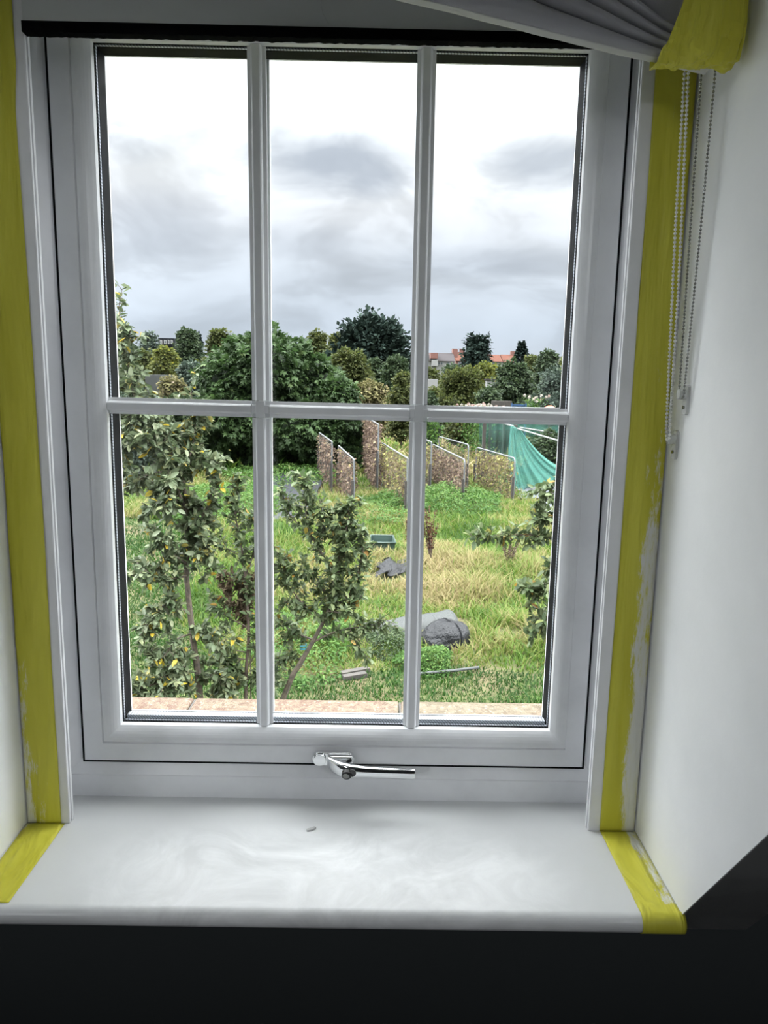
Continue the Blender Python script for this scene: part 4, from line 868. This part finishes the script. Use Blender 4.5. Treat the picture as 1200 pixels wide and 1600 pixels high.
# pointed spruce: whorls of drooping branches
sp = at(816, 532, 118); s0 = at(804, 560, 118); s1 = at(829, 560, 118); root = empty('spruce_tree', (sp.x, 118, GZ), 'small pointed dark spruce on the skyline at right', 'tree', 'trees and bushes beyond the plot')
MB().tube([(sp.x, 118, GZ), (sp.x, 118, sp.z)], [.25, .03], 8).build('trunk', M['bark'], root); P = []; D = []
Hs = sp.z-GZ; Ws = (s1.x-s0.x)/2/((sp.z-s0.z)/Hs)*.62
for k in range(34):
    zf = k/34; z = GZ+Hs*(.12+.87*zf); rr = Ws*(1-zf)**.9+.08
    for j in range(11):
        an = rng.uniform(0, 2*PI)
        for q in range(9): t_ = rng.random()**.6; P.append((sp.x+rr*t_*math.cos(an), 118+rr*t_*math.sin(an), z-.25*rr*t_+rng.normal(0, .05))); D.append((math.cos(an), math.sin(an), -.1))
P = np.array(P); leaves('foliage', P, np.array(D), rng.uniform(.35, .7, len(P)), rng.random(len(P))*.6, L['dark_ever'], QUADL, root, wob=.4)
# dahlias by the far path
for k, (px, py, Y, n, lab) in enumerate(((738, 630, 40, 14, 'pale dahlias showing above the middle glazing bar, left group'), (757, 632, 38, 16, 'pinkish dahlias showing above the middle glazing bar, middle group'), (838, 618, 39, 12, 'cream dahlias below the grey green fruit tree at right'), (672, 640, 36, 12, 'small white flowers beside the right glazing bar'))):
    c = at(px, py, Y); root = empty('dahlia_plant', (c.x, Y, GZ), lab, 'flowers'); h_ = c.z-GZ
    P = np.stack([rng.normal(c.x, .35, 700), rng.normal(Y, .3, 700), GZ+h_*rng.random(700)**.6*.95], 1); leaves('foliage', P, unit(rng.normal(0, 1, (700, 3))), .16, rng.random(700), L['weed'], OVATE, root)
    for j in range(n):
        q = np.array([c.x+rng.normal(0, .38), Y-.25+rng.normal(0, .2), c.z-abs(rng.normal(0, .12))]); d = unit(rng.normal(0, 1, (26, 3)))
        leaves('flower_head', q+d*.01, d, .085, np.full(26, rng.random()), L['flower'], OVATE, root, wob=.05)

# ================================================================= THE FRUIT TREES CLOSE BY
def catmull(pts, n=8):
    P = [np.array(p, float) for p in pts]; P = [2*P[0]-P[1]]+P+[2*P[-1]-P[-2]]; out = []
    for i in range(1, len(P)-2):
        for k in range(n):
            t_ = k/n; a, b_, c, d = P[i-1], P[i], P[i+1], P[i+2]
            out.append(.5*((2*b_)+(-a+c)*t_+(2*a-5*b_+4*c-d)*t_*t_+(-a+3*b_-3*c+d)*t_**3))
    out.append(P[-2]); return out
def fruit_tree(name, label, cat, base, branches, lk, lsize, group=None, bark='bark', up=.1, wide=.92):
    """branches: (list of (px, py, Y), root radius, leaves per metre, twig length, 'leafiness start')"""
    root = empty(name, base, label, cat, group); P = []; D = []; tw = MB(); first = True; nb = 0
    for pts, r, dens, tl_, st_, *rest in branches:
        lo_t = rest[0] if rest else 0
        C = catmull([tuple(at(*p)) if p[0] > 100 else tuple(p) for p in pts], 8)
        rad = [max(.0022, r*(1-.85*i/(len(C)-1))) for i in range(len(C))]
        MB().tube(C, rad, 7).build('trunk' if first else 'branch', M[bark], root); first = False; nb += 1
        L_ = sum(np.linalg.norm(C[i+1]-C[i]) for i in range(len(C)-1)); nt_ = max(2, int(L_*38*(1-st_)))
        for k in range(nt_):
            f_ = st_+(1-st_)*(k+rng.random())/nt_; q = f_*(len(C)-1); i = min(int(q), len(C)-2); p = C[i]+(C[i+1]-C[i])*(q-i); ax_ = (C[i+1]-C[i]); ax_ = ax_/max(np.linalg.norm(ax_), 1e-6)
            dr = rng.normal(0, 1, 3); dr -= ax_*dr.dot(ax_)*.6; dr = dr/np.linalg.norm(dr)+ax_*.6+np.array([0, 0, .15]); dr /= np.linalg.norm(dr); ll = tl_*rng.uniform(.4, 1.5)
            pe = p+dr*ll+np.array([0, 0, -.12*ll]); pm = p+dr*ll*.55
            tw.tube([p, pm, pe], [.0030, .0022, .0012], 4, False)
            nl_ = int(dens*.62*ll/.13*rng.uniform(.5, 1.2)*.55)+3
            for j in range(nl_):
                g = rng.uniform(.15, 1.05); b0 = p+(pe-p)*g if g > .5 else p+(pm-p)*(g/.55); P.append(b0+rng.normal(0, .008, 3)); dd = rng.normal(0, .7, 3)+dr*.5+np.array([0, 0, -.35]); D.append(dd)
        for j in range(int(L_*dens*1.6)):
            f_ = st_+(1-st_)*rng.random(); q = f_*(len(C)-1); i = min(int(q), len(C)-2); P.append(C[i]+(C[i+1]-C[i])*(q-i)+rng.normal(0, .01, 3)); D.append(rng.normal(0, .8, 3)+np.array([0, 0, -.2]))
    tw.build('twigs', M['twig'], root)
    P = np.array(P); D = unit(np.array(D)); n = len(P)
    leaves('foliage', P, D, rng.uniform(.6, 1.15, n)*lsize*1.05, rng.random(n), L[lk], OVATE, root, wob=.25, wide=wide)
    return root
Y = 5.0
A = lambda *p: [(x, y, Y+dy) for x, y, dy in p]
tb = at(312, 1085, Y); 
fruit_tree('plum_tree', 'tall leafy plum tree with yellowing leaves, nearest on the left', 'tree', (tb.x, tb.y, GZ), [
    ([(tb.x+.05, tb.y, GZ-.05)]+[tuple(at(*p)) for p in A((312, 1085, 0), (302, 1000, 0), (291, 890, .05), (292, 800, .1), (282, 730, .1), (268, 680, .15), (258, 650, .2))][0:], .034, 28, .16, .42),
    (A((292, 800, .1), (262, 730, .0), (240, 690, -.1), (215, 660, -.1), (208, 615, -.1), (198, 560, -.1), (190, 510, -.1)), .014, 55, .16, .15),
    (A((190, 510, -.1), (186, 480, -.1), (191, 452, -.1)), .004, 8, .05, .3),
    (A((285, 745, .1), (300, 700, .2), (305, 665, .3), (303, 640, .3)), .010, 60, .14, .1),
    (A((291, 850, .1), (325, 790, .1), (336, 740, .1), (334, 716, .1)), .010, 40, .09, .2),
    (A((270, 690, .1), (240, 665, .1), (205, 655, .2), (180, 680, .3)), .010, 60, .18, .0),
    (A((282, 735, .1), (235, 740, .2), (200, 760, .3), (178, 750, .4)), .010, 55, .16, .2),
    (A((290, 880, .0), (262, 860, -.1), (240, 838, -.2)), .010, 60, .13, .1),
    (A((292, 900, .0), (260, 905, -.1), (232, 895, -.2), (215, 880, -.2)), .010, 55, .12, .1),
    (A((296, 960, .0), (265, 940, -.1), (240, 965, -.2), (222, 985, -.2)), .010, 55, .11, .1),
    (A((300, 990, .0), (275, 1000, -.2), (250, 1030, -.3), (225, 1010, -.3)), .009, 40, .10, .2),
    (A((294, 820, .1), (320, 850, 0), (330, 900, 0)), .008, 45, .10, .1),
    (A((291, 870, .1), (318, 830, .1), (310, 790, .1)), .008, 60, .13, .1),
    (A((285, 790, .1), (258, 770, 0), (250, 800, 0)), .008, 60, .13, .1),
    (A((270, 700, .1), (262, 750, -.1), (270, 790, -.1)), .008, 55, .12, .1),
    (A((302, 1060, 0), (270, 1062, -.2), (230, 1072, -.3), (196, 1075, -.3)), .010, 55, .13, .1),
    (A((306, 1070, 0), (285, 1040, -.2), (262, 1060, -.3), (255, 1090, -.3)), .008, 55, .13, .1),
    (A((308, 1075, 0), (340, 1050, 0), (365, 1070, 0)), .008, 50, .13, .1),
    (A((299, 1000, 0), (325, 990, 0), (345, 1010, 0)), .007, 50, .12, .1),
    (A((297, 1010, 0), (270, 1020, 0), (235, 1045, 0)), .007, 50, .13, .1),
    (A((303, 640, .3), (299, 618, .3), (304, 578, .3)), .004, 8, .03, .3),
], 'plum', .075)
Y = 5.2; tb = at(384, 1088, Y)
fruit_tree('fruit_sapling', 'thin sapling with some withered leaves left of the left glazing bar', 'tree', (tb.x, tb.y, GZ), [
    ([(tb.x, tb.y, GZ-.05)]+[tuple(at(*p)) for p in A((384, 1088, 0), (388, 1000, 0), (386, 940, 0), (378, 860, 0), (366, 790, 0), (372, 745, 0))], .018, 20, .08, .5),
    (A((387, 980, 0), (350, 960, 0), (330, 930, 0)), .006, 30, .08, .3),
    (A((387, 1020, 0), (350, 1010, 0), (338, 985, 0)), .006, 25, .10, .3),
    (A((388, 1040, 0), (410, 1000, 0), (405, 960, 0)), .006, 30, .10, .2),
    (A((384, 900, 0), (400, 850, 0), (396, 800, 0)), .006, 28, .08, .3),
    (A((388, 1060, 0), (360, 1050, 0), (335, 1065, -.1)), .006, 60, .12, .1),
    (A((388, 1070, 0), (405, 1060, 0), (412, 1075, 0)), .006, 60, .12, .1),
    (A((378, 870, 0), (345, 850, 0), (330, 820, 0)), .005, 28, .07, .2),
    (A((386, 1030, 0), (355, 1030, 0), (325, 1040, -.1)), .005, 55, .12, .1),
    (A((386, 1045, 0), (365, 1075, 0), (340, 1085, -.1)), .005, 55, .12, .1),
], 'apple', .065, bark='twig')
fruit_tree('withered_shoots', 'brown withered leafy shoots beside the left glazing bar', 'plant', (at(390, 1080, 5.3).x, 5.35, GZ), [
    ([(at(390, 1080, 5.3).x, 5.35, GZ)]+[tuple(at(*p)) for p in ((392, 1080, 5.3), (390, 960, 5.3), (392, 900, 5.3))], .008, 40, .09, .72),
    ([(390, 990, 5.3), (360, 940, 5.3), (342, 900, 5.3)], .004, 50, .10, .1),
    ([(390, 970, 5.3), (378, 930, 5.3), (370, 900, 5.3)], .004, 60, .10, .1),
], 'brownleaf', .055, bark='twig')
Y = 5.3; tb = at(443, 1090, Y)
fruit_tree('apple_tree', 'leaning young apple tree between the two vertical glazing bars', 'tree', (tb.x-.4, tb.y, GZ), [
    ([(tb.x-.45, tb.y, GZ-.05)]+[tuple(at(*p)) for p in A((443, 1090, 0), (470, 1035, 0), (490, 1000, 0), (515, 950, 0), (528, 900, 0), (530, 850, 0), (526, 800, 0))], .030, 45, .13, .52),
    (A((485, 1005, 0), (530, 985, 0), (570, 978, 0), (604, 968, 0)), .010, 36, .09, .1),
    (A((515, 950, 0), (545, 930, 0), (560, 890, 0), (568, 850, 0), (560, 820, 0)), .010, 60, .13, .1),
    (A((528, 900, 0), (500, 860, 0), (480, 820, 0), (478, 770, 0), (473, 745, 0)), .010, 45, .10, .1),
    (A((505, 965, 0), (470, 940, 0), (445, 900, 0), (432, 860, 0)), .010, 50, .13, .1),
    (A((490, 1000, 0), (455, 985, .1), (432, 960, .1)), .009, 55, .13, .1),
    (A((475, 1030, 0), (445, 1030, .1), (428, 1050, .1)), .008, 60, .13, .1),
    (A((530, 860, 0), (545, 810, 0), (540, 790, 0)), .008, 60, .12, .1),
    (A((520, 930, 0), (490, 910, 0), (470, 880, 0)), .008, 60, .12, .1),
    (A((545, 980, 0), (560, 1010, -.1), (575, 1030, -.1)), .006, 30, .07, .1),
    (A((510, 955, 0), (540, 955, -.1), (565, 930, -.1)), .007, 45, .10, .1),
    (A((478, 830, 0), (450, 800, 0), (440, 760, 0)), .006, 28, .08, .2),
    (A((500, 870, 0), (505, 820, 0), (500, 780, 0)), .006, 28, .08, .2),
], 'apple', .066)
Y = 4.6; xb = at(985, 1000, Y)
fruit_tree('apple_tree', 'apple tree reaching leafy twigs in from the right edge', 'tree', (xb.x, xb.y, GZ), [
    ([(xb.x+.1, xb.y, GZ-.05)]+[tuple(at(*p)) for p in A((1000, 1100, 0), (990, 980, 0), (975, 880, 0), (980, 800, 0))], .035, 10, .1, .8),
    (A((975, 900, 0), (900, 865, 0), (870, 845, 0), (835, 837, 0), (790, 836, 0), (738, 838, 0)), .009, 34, .07, .45),
    (A((978, 860, 0), (900, 820, 0), (860, 812, 0), (838, 808, 0)), .009, 34, .08, .4),
    (A((980, 820, 0), (890, 765, 0), (845, 768, 0)), .009, 34, .09, .4),
    (A((985, 960, 0), (900, 925, 0), (860, 915, 0), (828, 925, 0)), .010, 60, .10, .3),
    (A((985, 980, 0), (900, 965, 0), (855, 965, 0), (836, 980, 0)), .010, 60, .10, .3),
    (A((980, 920, 0), (900, 890, 0), (856, 885, 0)), .009, 45, .08, .3),
], 'apple', .074)
# twine ties on the young trees
for k, (px, py, yy, lab) in enumerate(((474, 1017, 5.3, 'turquoise twine tied round the leaning apple trunk'), (332, 1000, 5.15, 'turquoise twine knotted on the sapling branch'))):
    c = at(px, py, yy); pts = [tuple(c+Vector((.028*math.cos(a*.9), .028*math.sin(a*.9), .004*a))) for a in range(16)]
    tag(MB().tube(pts, .006, 5).build('twine', M['blue'] if 0 else M['twine']), lab, 'twine')
